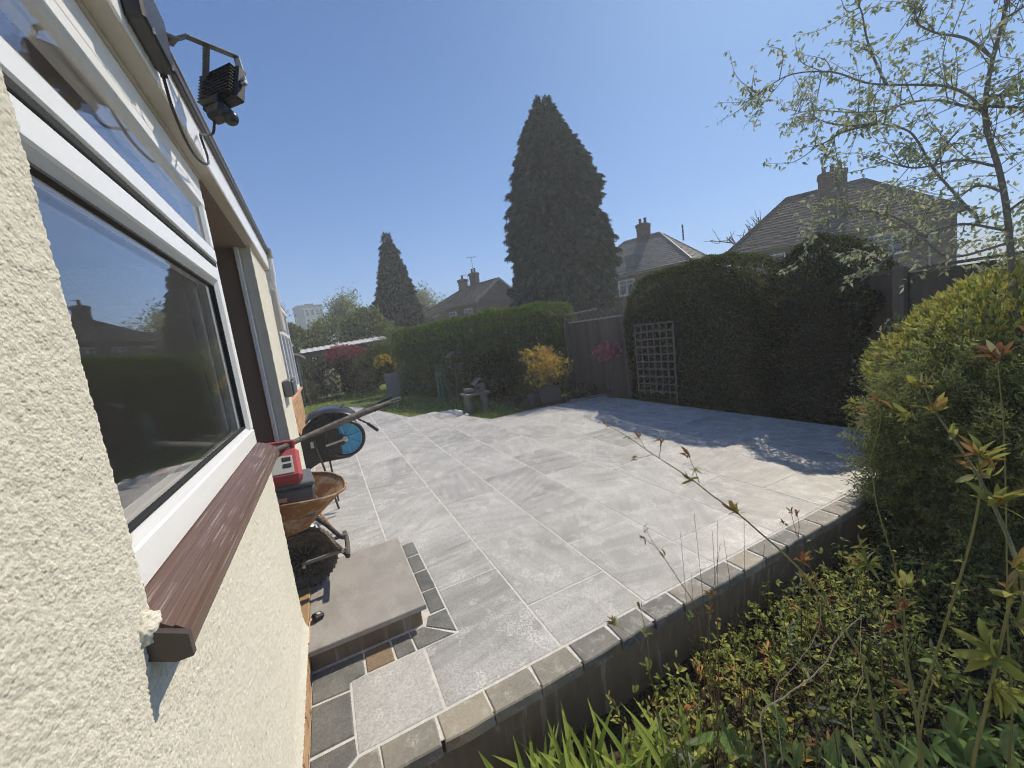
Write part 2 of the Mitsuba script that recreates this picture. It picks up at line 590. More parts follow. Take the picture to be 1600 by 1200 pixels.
struct('flower_bed', grid_mesh(np.linspace(-0.33, 6.6, 340), np.linspace(-2.0, 1.60, 180), soil_z), 'soil', 'dark bare soil of the flower bed below the patio wall', smooth=True)
struct('back_bed', grid_mesh(np.linspace(3.75, 5.7, 60), np.linspace(7.22, 11.2, 90),
       lambda X, Y: -0.03 + 0.05 * (meshkit.fbm(np.stack([X * 5, Y * 5, 0 * X], -1), 3, 5) - 0.5)), 'soil', 'dark soil of the planting bed behind the patio', smooth=True)

# ------------------------------------------------------------------ patio
patio = struct('patio', None, None, 'newly laid grey stone patio with pale joints and a coping course')
part(patio, 'mortar_bed', sheet(PATIO.union(sbox(-0.335, 1.53, 5.42, 1.70)).union(sbox(-0.335, 1.6, 0.45, 3.4)).buffer(0.002), -0.0014), 'grout')
part(patio, 'slab_base', cat([bx(-0.5, 5.38, 1.68, 7.0, -0.5, -0.012), bx(-0.6, 2.6, 7.0, 9.3, -0.2, -0.012), bx(-0.55, 0.7, 9.3, 13.3, -0.2, -0.012)]), 'grout')

G = 0.0065
courses = [(-0.60, -0.39), (-0.39, 0.222), (0.222, 0.843), (0.843, 1.42), (1.42, 2.02), (2.02, 2.64), (2.64, 3.24), (3.24, 3.85), (3.85, 4.45), (4.45, 5.06), (5.06, 5.42)]
offs = [3.3, 3.96, 2.52, 2.035, 2.45, 2.00, 2.53, 2.12, 2.75, 2.3, 2.6]
STEP = sbox(-0.45, 2.075, 0.425, 3.325)
WALLSTRIP = sbox(-0.5, 1.4, -0.150, 2.26)


def put_stone(parent, name, poly, z1, bsdf, ch, thick=0.04, tilt=True, tan=False):
    m = slab_mesh(poly, z1 - thick, z1, ch)
    r = rng.random(2) * [0.96, 0.78] + np.round(rng.random(2) * 7)
    if tan:
        r[1] = 3.93
    if tilt:
        c = m.vertices.mean(0)
        m.vertices[:, 2] += (m.vertices[:, :2] - c[:2]) @ rng.normal(0, 0.0006, 2) + abs(rng.normal(0, 0.0005)) + 0.0004
    uv = np.c_[r[0] + m.vertices[:, 0] * 1e-3, r[1] + m.vertices[:, 1] * 1e-3]
    return part(parent, name, m, bsdf, uv=uv)


for (x0, x1), o in zip(courses, offs):
    y = o - 0.9 * math.ceil((o - 1.6) / 0.9)
    while y < 13.7:
        ln = 0.9
        cell = sbox(x0 + G, y + G, x1 - G, y + ln - G).intersection(PATIO.buffer(-0.004)).difference(STEP).difference(WALLSTRIP)
        y += ln
        for g in getattr(cell, 'geoms', [cell]):
            if g.is_empty or g.geom_type != 'Polygon' or g.area < 0.004:
                continue
            c = np.array(g.simplify(0.002).exterior.coords)[:-1]
            put_stone(patio, 'slab', c, 0.0, 'slab_stone', 0.0016)

# coping course on the edge of the flower bed
cx = [-0.07, 0.17, 0.405, 0.64, 0.875, 1.12, 1.345, 1.57, 1.80, 2.09, 2.30, 2.52, 2.72, 2.94, 3.16, 3.40, 3.62, 3.85, 4.1, 4.33, 4.58, 4.8, 5.05, 5.42]
put_stone(patio, 'coping_stone', [(-0.15, 1.648), (cx[0] - 0.005, 1.648), (cx[0] + 0.002, 1.512), (-0.325, 1.512)], 0.004, 'coping_stone', 0.006, 0.055)
for a, b in zip(cx[:-1], cx[1:]):
    j = rng.normal(0, 0.0035, 6)
    put_stone(patio, 'coping_stone', [(a + 0.006 + j[0], 1.510 + j[1]), ((a + b) / 2, 1.510 + rng.normal(0, 0.003)), (b - 0.006 + j[2], 1.510 + j[3]), (b - 0.006 + j[4], 1.648), (a + 0.006 + j[5], 1.648)], 0.004, 'coping_stone', 0.006, 0.055)
# stones along the house wall
put_stone(patio, 'edging_stone', [(-0.335, 1.745), (-0.16, 1.745), (-0.156, 1.662), (-0.335, 1.524)], 0.003, 'sett_stone', 0.005)
put_stone(patio, 'edging_stone', [(-0.335, 1.760), (-0.160, 1.760), (-0.162, 2.012), (-0.335, 2.022)], 0.003, 'sett_stone', 0.005)
put_stone(patio, 'edging_stone', [(-0.335, 2.036), (-0.162, 2.027), (-0.158, 2.070), (-0.085, 2.083), (-0.085, 2.245), (-0.335, 2.245)], 0.003, 'sett_stone', 0.005)
# setts round the step
sy = [3.318, 3.082, 2.832, 2.572, 2.322]
for a, b in zip(sy[1:], sy[:-1]):
    j = rng.normal(0, 0.003, 4)
    put_stone(patio, 'sett', [(0.322 + j[0], a + 0.006), (0.415 + j[1], a + 0.006 + j[3]), (0.415 + j[2], b - 0.006), (0.322, b - 0.006)], 0.003, 'sett_stone', 0.005)
put_stone(patio, 'sett', [(0.30, 2.314), (0.415, 2.314), (0.415, 2.092), (0.27, 2.235)], 0.003, 'sett_stone', 0.005)
put_stone(patio, 'sett', [(0.255, 2.243), (0.400, 2.083), (0.188, 2.083), (0.175, 2.243)], 0.003, 'sett_stone', 0.005)
put_stone(patio, 'sett', [(0.168, 2.245), (0.178, 2.083), (0.078, 2.083), (0.070, 2.245)], 0.003, 'sett_stone', 0.005)
put_stone(patio, 'sett', [(0.060, 2.245), (0.067, 2.083), (-0.075, 2.083), (-0.075, 2.245)], 0.003, 'sett_stone', 0.005, tan=True)

wallk = thing('retaining_wall', 'low stained retaining wall under the patio coping beside the dark flower bed', 'wall')
rw = grid_mesh(np.linspace(-0.33, 5.42, 300), np.linspace(-0.6, -0.05, 40), lambda X, Y: 0 * X)
vv = rw.vertices.copy()
q = meshkit.fbm(np.stack([vv[:, 0] * 9, vv[:, 1] * 9, vv[:, 1] * 0], -1), 4, 3)
lip = 0.012 * np.clip((vv[:, 1] + 0.17) / 0.1, 0, 1)
rw.vertices = np.c_[vv[:, 0], 1.540 - 0.014 * q - lip, vv[:, 1]]
part(wallk, 'face', rw, 'wall_stained', smooth=True)
part(wallk, 'core', bx(-0.33, 5.42, 1.56, 1.70, -0.6, -0.06), 'grout')

# step at the door
stepk = thing('door_step', 'brown grey stone step at the doorway under the wheelbarrow wheel', 'step')
m = slab_mesh([(-0.335, 2.235), (0.292, 2.235), (0.292, 3.195), (-0.335, 3.195)], 0.105, 0.134, 0.004)
part(stepk, 'slab', m, 'step_stone', uv=np.c_[0.3 + m.vertices[:, 0] * 1e-3, 0.4 + m.vertices[:, 1] * 1e-3])
part(stepk, 'riser', rbx(-0.335, 0.262, 2.268, 3.165, -0.02, 0.1045, 0.006), 'wall_stained', label='brown stained riser')

# ================================================================== the house
house = thing('house_extension', 'cream rendered house extension with white window and open doorway beside the patio', 'house')
WX = -0.31


def wall_sheet(y0, y1, z0, z1, step, hole=None, bell=True, seed=1, amp=1.0):
    ny, nz = int((y1 - y0) / step) + 1, int((z1 - z0) / step) + 1
    ys, zs = np.linspace(y0, y1, ny), np.linspace(z0, z1, nz)
    Y, Z = np.meshgrid(ys, zs, indexing='ij')
    keep = np.ones((ny - 1, nz - 1), bool)
    if hole:
        cy, cz = (Y[:-1, :-1] + Y[1:, 1:]) / 2, (Z[:-1, :-1] + Z[1:, 1:]) / 2
        keep &= ~((cy > hole[0]) & (cz > hole[1]))
    P = np.stack([0 * Y, Y, Z], -1)
    lump = meshkit.noise(P * 130 + 3.1, seed) * 0.6 + meshkit.noise(P * 240, seed + 1) * 0.5
    lump = np.clip(lump - 0.30, 0, 1)
    fine = meshkit.fbm(P * 34, 2, seed + 2)
    grain = np.random.default_rng(seed + 90).normal(0, 0.0007, Y.shape)
    X = WX + amp * (0.0026 * lump + 0.0026 * fine + grain) + 0.004 * (meshkit.fbm(P * 2.2, 3, seed) - 0.5)
    if bell:
        X = X + 0.016 * np.clip((z0 + 0.07 - Z) / 0.07, 0, 1) ** 1.6
    if hole:      # rounded arris at the opening
        dy = np.where(Z > hole[1], hole[0] - Y, 9)
        dz = np.where(Y > hole[0], hole[1] - Z, 9)
        d = np.clip(np.minimum(np.abs(dy), np.abs(dz)), 0, 0.02)
        X = X - 0.010 * (1 - d / 0.02) ** 2
        wob = 0.004 * (meshkit.noise(P * 30, seed + 5) - 0.5)
        near = (np.abs(dy) < 0.012)
        Y = Y + np.where(near, wob, 0)
    idx = np.arange(ny * nz).reshape(ny, nz)
    a, b, c, d = idx[:-1, :-1][keep], idx[1:, :-1][keep], idx[1:, 1:][keep], idx[:-1, 1:][keep]
    V = np.stack([X, Y, Z], -1).reshape(-1, 3)
    F = np.vstack([np.stack([a, b, c], 1), np.stack([a, c, d], 1)])
    # skirt back into the wall
    e = np.sort(np.vstack([F[:, [0, 1]], F[:, [1, 2]], F[:, [2, 0]]]), axis=1)
    ue, ct = np.unique(e, axis=0, return_counts=True)
    be = ue[ct == 1]
    B = V.copy()
    B[:, 0] = WX - 0.055
    n = len(V)
    S = np.vstack([np.c_[be[:, 0], be[:, 1], be[:, 1] + n], np.c_[be[:, 0], be[:, 1] + n, be[:, 0] + n]])
    return trimesh.Trimesh(np.vstack([V, B]), np.vstack([F, S]), process=False)


W0, W1, SILLZ, HEAD = 0.795, 2.15, 1.262, 2.452
part(house, 'wall', wall_sheet(0.10, 2.15, 0.315, 2.47, 0.0036, hole=(W0, SILLZ)), 'render_cream', smooth=40, label='lit roughcast wall round the window')
part(house, 'wall', wall_sheet(3.26, 4.05, 0.315, 2.49, 0.009, seed=7), 'render_cream', smooth=40, label='narrow roughcast pier beyond the doorway')
part(house, 'wall', cat([bx(-0.36, -0.312, -4.0, 0.10, 0.3, 2.47)]), 'render_cream', label='wall behind the viewer')
# structure behind: end wall, reveals, doorway
part(house, 'inner_wall', cat([bx(-0.56, -0.366, -4.0, 0.72, -0.5, 2.47), bx(-0.56, -0.366, 0.72, 2.05, -0.5, 1.24), bx(-0.56, -0.366, 3.40, 4.04, 0.0, 2.49),
                               bx(-4.5, -0.366, 4.0, 4.045, 0.0, 2.7)]), 'render_cream')
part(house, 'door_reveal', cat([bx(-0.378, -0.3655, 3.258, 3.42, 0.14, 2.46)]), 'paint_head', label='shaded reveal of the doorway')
part(house, 'door_reveal', cat([bx(-0.60, -0.40, 3.262, 3.40, 0.14, 2.46), bx(-0.70, -0.60, 3.20, 3.40, 0.14, 2.46)]), 'plaster_brown', label='bare brown plaster side of the doorway')
part(house, 'corner_bead', rbx(-0.402, -0.376, 3.235, 3.262, 0.16, 2.44, 0.003), 'upvc_white')
part(house, 'door_reveal', bx(-0.70, -0.366, 2.02, 2.15, 0.0, 1.26), 'plaster_brown')
part(house, 'door_head', bx(-0.72, -0.33, 2.13, 3.40, 2.44, 2.56), 'plaster_brown')
part(house, 'floor', bx(-4.4, -0.40, -3.9, 4.0, 0.02, 0.12), 'floor_boards')
part(house, 'room_wall', cat([bx(-4.5, -4.4, -4.0, 4.0, 0, 2.6), bx(-4.4, -0.37, -4.0, -3.9, 0, 2.6)]), 'plaster_pink')
part(house, 'ceiling', bx(-4.4, -0.372, -3.95, 4.0, 2.50, 2.56), 'plaster_pink')
part(house, 'threshold', rbx(-0.62, -0.335, 2.15, 3.26, 0.05, 0.15, 0.004), 'wood_light')
# plinth bricks below the render
plinth = key_for(f'{house}__plinth')
scene[plinth] = ply(bx(-0.42, -0.345, -1.0, 2.15, -0.6, 0.35), 'grout')
for r in range(12):
    z = -0.57 + r * 0.075
    y = 0.30 - (0.1125 if r % 2 else 0)
    while y < 2.14:
        ye = min(y + 0.215, 2.148)
        if ye - y > 0.04:
            mm = rbx(-0.40, -0.3365 + rng.normal(0, 0.001), y, ye, z, min(z + 0.065, 0.318), 0.003)
            rr = rng.random()
            part(plinth, 'brick', mm, 'brick', uv=np.c_[rr * 0.9 + mm.vertices[:, 1] * 1e-3, mm.vertices[:, 2] * 1e-3])
        y += 0.225
# roof edge
part(house, 'fascia', rbx(-0.34, -0.276, -4.2, 4.10, 2.456, 2.612, 0.003), 'upvc_white')
part(house, 'soffit_strip', bx(-0.335, -0.2795, -4.0, 4.05, 2.4515, 2.4555), 'paint_head')
part(house, 'gutter', rbx(-0.278, -0.258, -4.2, 4.12, 2.590, 2.632, 0.004), 'dark_trim', label='dark drip trim along the roof edge')
part(house, 'roof_edge', cat([rbx(-0.300, -0.254, -4.2, 4.14, 2.6325, 2.641, 0.002), bx(-4.6, -0.30, -4.2, 4.12, 2.614, 2.66)]), 'trim_edge')
part(house, 'gutter_end', cat([rbx(-0.290, -0.235, 4.125, 4.20, 2.56, 2.65, 0.01)]), 'trim_edge')
part(house, 'downpipe', tube(smoothline([(-0.262, 4.16, 2.57), (-0.262, 4.16, 2.42), (-0.285, 4.16, 2.30), (-0.335, 4.16, 2.2), (-0.345, 4.16, 0.0)], 20), 0.022, 12), 'upvc_white', smooth=True)
# window
win = key_for(f'{house}__window')
FX = -0.332
ZT0, ZT1, ZS0, ZS1, ZS2, ZS3 = 2.003, 2.066, 2.086, 2.142, 2.306, 2.348      # transom, sash rail, fanlight glass, sash head
scene[win] = ply(cat([rbx(-0.41, FX, 0.735, 2.118, SILLZ + 0.026, SILLZ + 0.098, 0.005), rbx(-0.41, FX, 0.735, 2.118, 2.356, 2.440, 0.005),
                      rbx(-0.41, FX - 0.001, 0.735, 0.805, SILLZ + 0.098, 2.356, 0.005), rbx(-0.41, FX - 0.001, 2.046, 2.118, SILLZ + 0.098, 2.356, 0.005)]), 'upvc_white', smooth=30)
part(house, 'head_strip', bx(-0.40, -0.325, 0.73, 2.13, 2.441, 2.4515), 'paint_head')


def bead(y0, y1, z0, z1, x0, w=0.020, d=0.016):
    """sloped glazing bead round an opening (outer edge proud)"""
    o = np.array([[y0, z0], [y1, z0], [y1, z1], [y0, z1]])
    i = np.array([[y0 + w, z0 + w], [y1 - w, z0 + w], [y1 - w, z1 - w], [y0 + w, z1 - w]])
    V = np.vstack([np.c_[np.full(4, x0), o], np.c_[np.full(4, x0 - d), i], np.c_[np.full(4, x0 - d - 0.02), i], np.c_[np.full(4, x0 - d - 0.02), o]])
    F = []
    for k in range(4):
        l = (k + 1) % 4
        for a in (0, 4, 8):
            F += [[a + k, a + l, a + 4 + l], [a + k, a + 4 + l, a + 4 + k]]
    return trimesh.Trimesh(V, F, process=False)


part(win, 'transom', rbx(-0.41, FX + 0.001, 0.80, 2.05, ZT0, ZT1, 0.005), 'upvc_white', smooth=30)
part(win, 'glazing_bead', bead(0.805, 2.046, SILLZ + 0.098, ZT0, FX - 0.004), 'upvc_bead')
for g in (rbx(-0.362, -0.346, 0.82, 2.03, ZT0 - 0.025, ZT0 - 0.017, 0.001), rbx(-0.362, -0.346, 0.82, 2.03, SILLZ + 0.116, SILLZ + 0.124, 0.001), rbx(-0.362, -0.346, 2.019, 2.027, SILLZ + 0.12, ZT0 - 0.02, 0.001)):
    part(win, 'gasket', g, 'gasket')
part(win, 'sash', cat([rbx(-0.40, FX + 0.007, 0.79, 2.085, ZS0, ZS1, 0.005), rbx(-0.40, FX + 0.007, 0.79, 2.085, ZS2, ZS3, 0.005),
                       rbx(-0.40, FX + 0.0065, 2.030, 2.085, ZS1, ZS2, 0.005), rbx(-0.40, FX + 0.0065, 0.79, 0.84, ZS1, ZS2, 0.005)]), 'upvc_white', smooth=30, label='opening fanlight sash')
for g in (rbx(-0.36, FX + 0.002, 0.80, 2.08, ZT1 + 0.002, ZS0 - 0.002, 0.001), rbx(-0.36, FX + 0.002, 0.80, 2.08, ZS3 + 0.001, ZS3 + 0.007, 0.001), rbx(-0.36, FX + 0.002, 2.0855, 2.0915, ZS0, ZS3, 0.001)):
    part(win, 'gasket', g, 'gasket')
part(win, 'glazing_bead', bead(0.84, 2.030, ZS1, ZS2, FX + 0.005, 0.012, 0.010), 'upvc_bead')


def pane(y0, y1, z0, z1, x):
    return trimesh.Trimesh([[x, y0, z0], [x, y1, z0], [x, y1, z1], [x, y0, z1]], [[0, 1, 2], [0, 2, 3]], process=False)


part(win, 'pane', pane(0.815, 2.036, SILLZ + 0.10, ZT0 - 0.004, -0.356), 'glass_pane')
part(win, 'pane', pane(0.815, 2.036, SILLZ + 0.10, ZT0 - 0.004, -0.376), 'glass_pane')
part(win, 'pane', pane(0.845, 2.026, ZS1 + 0.003, ZS2 - 0.003, -0.342), 'glass_pane')
part(win, 'pane', pane(0.845, 2.026, ZS1 + 0.003, ZS2 - 0.003, -0.362), 'glass_pane')
part(win, 'inner_board', rbx(-0.60, -0.415, 0.75, 2.1, SILLZ - 0.01, SILLZ + 0.01, 0.003), 'upvc_white')
# brown sill
prof = [(-0.40, 1.288), (-0.333, 1.287), (-0.318, 1.2795), (-0.314, 1.2815), (-0.309, 1.2775), (-0.296, 1.268), (-0.292, 1.270), (-0.287, 1.2655), (-0.277, 1.256), (-0.273, 1.2575), (-0.268, 1.252), (-0.262, 1.246), (-0.258, 1.240), (-0.258, 1.214), (-0.261, 1.211), (-0.276, 1.211), (-0.278, 1.226), (-0.40, 1.262)]


def extrude_y(pr, y0, y1):
    m = trimesh.creation.extrude_polygon(Polygon(pr), y1 - y0, engine='earcut')
    v = m.vertices.copy()
    m.vertices = np.c_[v[:, 0], y0 + v[:, 2], v[:, 1]]
    m.invert()
    return m


sill = part(house, 'sill', extrude_y(prof, 0.752, 2.150), 'woodgrain_brown', label='brown woodgrain window sill with dusty grooves')
capk = extrude_y([(-0.36, 1.276), (-0.30, 1.266), (-0.256, 1.243), (-0.256, 1.206), (-0.278, 1.206), (-0.36, 1.250)], 0.738, 0.7515)
part(sill, 'end_cap', capk, 'cap_brown')
# rough lump of render over the sill end
rl = trimesh.creation.icosphere(4, 1.0)
rl.vertices = rl.vertices * (1 + 0.35 * (meshkit.noise(rl.vertices * 3.3, 3)[:, None] - 0.5)) * [0.016, 0.030, 0.022] + [-0.306, 0.758, 1.262]
part(house, 'render_lump', rl, 'render_cream', smooth=True)

# ------------------------------------------------------------------ floodlight on the roof edge
fl = thing('floodlight', 'black floodlight with motion sensor on a bracket at the roof edge', 'floodlight')


def rot_box(sx, sy, sz, c, M, r=0.006):
    m = rbx(-sx / 2, sx / 2, -sy / 2, sy / 2, -sz / 2, sz / 2, r)
    MM = np.eye(4)
    MM[:3, :3], MM[:3, 3] = M, c
    m.apply_transform(MM)
    return m


def basis(z, x):
    z = unit(z)
    y = unit(np.cross(z, x))
    return np.stack([np.cross(y, z), y, z], 1)


LC = np.array([-0.142, 1.74, 2.592])
BL = basis((0.66, 0.70, -0.28), (0.72, -0.69, 0.0))          # z axis = beam direction
part(fl, 'body', rot_box(0.165, 0.125, 0.035, LC, BL), 'black_plastic', smooth=30)
part(fl, 'heat_sink', cat([rot_box(0.15, 0.004, 0.022, LC + BL @ np.array([0, -0.048 + 0.012 * k, -0.027]), BL, 0.001) for k in range(9)]), 'black_plastic', stuff=True)
part(fl, 'lens', rot_box(0.135, 0.095, 0.004, LC + BL @ np.array([0, 0, 0.019]), BL, 0.001), 'lamp_glass')
e0, e1 = LC + BL @ np.array([0.094, 0, 0]), LC + BL @ np.array([-0.094, 0, 0])
part(fl, 'bracket', cat([bar((-0.25, 1.60, 2.642), (-0.205, 1.625, 2.680), 0.03, 0.006), bar((-0.205, 1.625, 2.680), (-0.085, 1.76, 2.724), 0.024, 0.006),
                         bar((-0.085, 1.76, 2.724), e0, 0.02, 0.005), bar((-0.16, 1.675, 2.6965), e1, 0.02, 0.005), bar((-0.29, 1.57, 2.645), (-0.23, 1.61, 2.648), 0.05, 0.006)]), 'grey_plastic')
for e in (e0, e1):
    part(fl, 'bracket_bolt', rot_box(0.02, 0.016, 0.016, e, BL, 0.003), 'steel')
PC = np.array([-0.165, 1.69, 2.492])
part(fl, 'motion_sensor', cat([rot_box(0.075, 0.05, 0.05, PC, BL, 0.012), rot_box(0.02, 0.03, 0.05, PC + np.array([0.012, 0.02, 0.045]), BL, 0.004)]), 'black_plastic', smooth=30)
sph = trimesh.creation.icosphere(2, 0.024)
sph.apply_translation(PC + np.array([0.03, -0.006, -0.015]))
part(fl, 'sensor_lens', sph, 'black_gloss', smooth=True)
part(fl, 'cable', tube(smoothline([(-0.185, 1.70, 2.47), (-0.20, 1.72, 2.44), (-0.232, 1.80, 2.47), (-0.266, 1.93, 2.53), (-0.262, 1.96, 2.47), (-0.262, 1.93, 2.425), (-0.27, 1.80, 2.385), (-0.270, 1.66, 2.38), (-0.268, 1.55, 2.425), (-0.266, 1.51, 2.49)], 54), 0.0042, 8), 'black_plastic', smooth=True)
jb = thing('junction_box', 'black box fixed to the white fascia above the hanging cable', 'junction box')
part(jb, 'case', rbx(-0.275, -0.233, 1.28, 1.50, 2.485, 2.63, 0.006), 'black_plastic', smooth=30)
part(jb, 'gland', tube([(-0.262, 1.50, 2.50), (-0.264, 1.512, 2.485)], 0.009, 10), 'black_plastic')
for i in range(2):
    part(jb, 'screw', tube([(-0.234, 1.33 + 0.14 * i, 2.49), (-0.230, 1.33 + 0.14 * i, 2.49)], 0.006, 8), 'steel')
so = thing('socket_box', 'grey outdoor socket box on the cream pier beyond the doorway', 'socket')
part(so, 'case', rbx(-0.305, -0.245, 3.47, 3.82, 1.37, 1.50, 0.008), 'grey_plastic', smooth=30)
part(so, 'lid', rbx(-0.2445, -0.232, 3.48, 3.81, 1.38, 1.49, 0.006), 'grey_plastic', smooth=30)
part(so, 'hinge', tube([(-0.238, 3.5, 1.502), (-0.238, 3.79, 1.502)], 0.006, 8), 'grey_plastic')

# ------------------------------------------------------------------ conservatory beyond
con = thing('conservatory', 'white framed conservatory on a brick dwarf wall beyond the cream pier', 'conservatory')
CX = -0.52
dw = key_for(f'{con}__dwarf_wall')
scene[dw] = ply(cat([bx(CX - 0.10, CX - 0.008, 4.4, 9.4, -0.1, 1.05), bx(-3.6, CX - 0.012, 9.29, 9.39, -0.1, 1.05)]), 'grout')
for r in range(15):
    z = -0.06 + r * 0.075
    y = 4.4 + (0.1125 if r % 2 else 0)
    while y < 9.38:
        ye = min(y + 0.215, 9.40)
        if y > 6.2 and ye - y > 0.05:
            mm = rbx(CX - 0.05, CX + rng.normal(0, 0.001), y, ye, z, z + 0.065, 0.003)
            part(dw, 'brick', mm, 'brick', uv=np.c_[rng.random() * 0.9 + mm.vertices[:, 1] * 1e-3, mm.vertices[:, 2] * 1e-3])
        y += 0.225
part(con, 'sill', rbx(CX - 0.12, CX + 0.05, 4.4, 9.46, 1.06, 1.10, 0.006), 'terracotta')
for k, y in enumerate(np.linspace(4.42, 9.42, 8)):
    part(con, 'frame_post', rbx(CX - 0.07, CX + 0.005, y - 0.04, y + 0.04, 1.10, 2.55, 0.006), 'upvc_white')
part(con, 'frame_rail', cat([rbx(CX - 0.065, CX + 0.003, 4.4, 9.45, 2.11, 2.18, 0.005), rbx(CX - 0.07, CX + 0.03, 4.4, 9.47, 2.5505, 2.63, 0.006), rbx(CX - 0.068, CX + 0.002, 4.4, 9.45, 1.1005, 1.16, 0.004)]), 'upvc_white')
part(con, 'pane', pane(4.4, 9.4, 1.12, 2.55, CX - 0.035), 'dark_glass')
part(con, 'end_wall', cat([bx(-3.6, CX - 0.06, 9.38, 9.42, 1.1, 2.6)]), 'dark_glass')
rf = trimesh.Trimesh([[CX + 0.04, 4.4, 2.635], [CX + 0.04, 9.5, 2.635], [-3.6, 9.5, 3.5], [-3.6, 4.4, 3.5]], [[0, 1, 2], [0, 2, 3]], process=False)
part(con, 'roof', rf, 'corrugated')
for y in np.linspace(4.45, 9.45, 8):
    part(con, 'roof_bar', bar((CX + 0.05, y, 2.655), (-3.6, y, 3.52), 0.05, 0.03), 'upvc_white')
fp = thing('flue_pipe', 'ribbed cream flue pipe standing above the end of the extension', 'flue pipe')
part(fp, 'pipe', cat([revolve([(0.0, 0.30), (0.07, 0.30), (0.078, 0.27), (0.07, 0.25), (0.062, 0.24), (0.062, 0.16), (0.07, 0.155), (0.07, 0.14), (0.062, 0.135), (0.055, 0.0), (0.055, -0.5)], 20).apply_translation((-0.375, 5.3, 2.50))]), 'cream_pipe', smooth=30)
part(fp, 'collar', revolve([(0.063, 0.20), (0.074, 0.195), (0.074, 0.175), (0.063, 0.17)], 20).apply_translation((-0.375, 5.3, 2.50)), 'terracotta')
part(fp, 'support_arm', bar((-0.50, 5.3, 2.50), (-0.375, 5.3, 2.46), 0.03, 0.03), 'cream_pipe')

# ================================================================== wheelbarrow in the doorway
wb = thing('wheelbarrow', 'muddy orange wheelbarrow standing in the doorway with its wheel on the step', 'wheelbarrow', None)


def shell(outer, inner):
    """open tray from two rings of points (rim first, then bottom)"""
    o, i = np.array(outer, float), np.array(inner, float)
    n = len(o) // 2
    V = np.vstack([o, i])
    F = []
    N = 2 * n
    for k in range(n):
        l = (k + 1) % n
        F += [[k, l, n + l], [k, n + l, n + k]]
        F += [[N + l, N + k, N + n + k], [N + l, N + n + k, N + n + l]]
        F += [[l, k, N + k], [l, N + k, N + l]]
    for k in range(1, n - 1):
        F += [[n, n + k + 1, n + k], [N + n, N + n + k, N + n + k + 1]]
    return trimesh.Trimesh(V, F, process=False)


def tray(rim, base, t=0.006):
    rim, base = np.array(rim, float), np.array(base, float)
    c = np.vstack([rim, base]).mean(0)

    def inset(p, zoff):
        d = p - c
        d[:, 2] = 0
        return p - unit(d) * t + [0, 0, zoff]
    return shell(np.vstack([rim, base]), np.vstack([inset(rim, 0), inset(base, t)]))


rim = [(-0.005, 2.92, 0.765), (-0.03, 3.06, 0.775), (-0.16, 3.19, 0.81), (-0.55, 3.22, 0.86), (-0.95, 3.17, 0.90), (-0.98, 2.9, 0.90), (-0.95, 2.64, 0.90), (-0.55, 2.585, 0.85), (-0.16, 2.62, 0.795), (-0.03, 2.78, 0.765)]
base = [(-0.24, 2.92, 0.585), (-0.25, 2.99, 0.58), (-0.30, 3.03, 0.57), (-0.55, 3.05, 0.56), (-0.75, 3.04, 0.56), (-0.77, 2.9, 0.56), (-0.75, 2.78, 0.56), (-0.55, 2.76, 0.56), (-0.30, 2.78, 0.57), (-0.25, 2.85, 0.58)]
rim = [tuple(p) for p in smoothline(np.array(rim + rim[:1]), 50)[:-1]]
base = [tuple(p) for p in smoothline(np.array(base + base[:1]), 50)[:-1]]
tr = tray(rim, base)
part(wb, 'tray', tr.subdivide().subdivide(), 'tray_rust', smooth=35)
part(wb, 'tray_rim', tube(np.array(rim + rim[:1]), 0.009, 8, False), 'tray_rust', smooth=True)
wc = np.array([-0.335, 2.915, 0.337])
tyre = revolve([(0.135, -0.03), (0.165, -0.042), (0.190, -0.036), (0.201, -0.018), (0.203, 0.0), (0.201, 0.018), (0.190, 0.036), (0.165, 0.042), (0.135, 0.03), (0.125, 0.0), (0.135, -0.03)], 44)
lug = cat([rbx(-0.004, 0.003, -0.005, 0.005, -0.034, 0.034, 0.001).apply_transform(trimesh.transformations.translation_matrix((0.2015, 0, 0))).apply_transform(trimesh.transformations.rotation_matrix(a, (0, 0, 1))) for a in np.linspace(0, 2 * np.pi, 40, endpoint=False)])
rimw = revolve([(0.0, 0.022), (0.025, 0.03), (0.03, 0.012), (0.06, 0.006), (0.085, 0.012), (0.10, 0.022), (0.128, 0.026), (0.134, 0.03), (0.134, -0.03), (0.128, -0.026), (0.10, -0.022), (0.06, -0.006), (0.03, -0.012), (0.025, -0.03), (0.0, -0.022)], 40)
spk = cat([bar((0.03 * math.cos(a), 0.03 * math.sin(a), 0.016), (0.118 * math.cos(a), 0.118 * math.sin(a), 0.026), 0.012, 0.01) for a in np.linspace(0, 2 * np.pi, 14, endpoint=False)])
MW = frame_to(wc, (1, 0, 0), (0, 0, 1), (0.06, -1, 0.0))
wh = key_for(f'{wb}__wheel')
scene[wh] = ply(cat([rimw, spk]).apply_transform(MW), 'rubber_dusty', smooth=30)
part(wh, 'tyre', cat([tyre, lug]).apply_transform(MW), 'rubber_dusty', smooth=40)
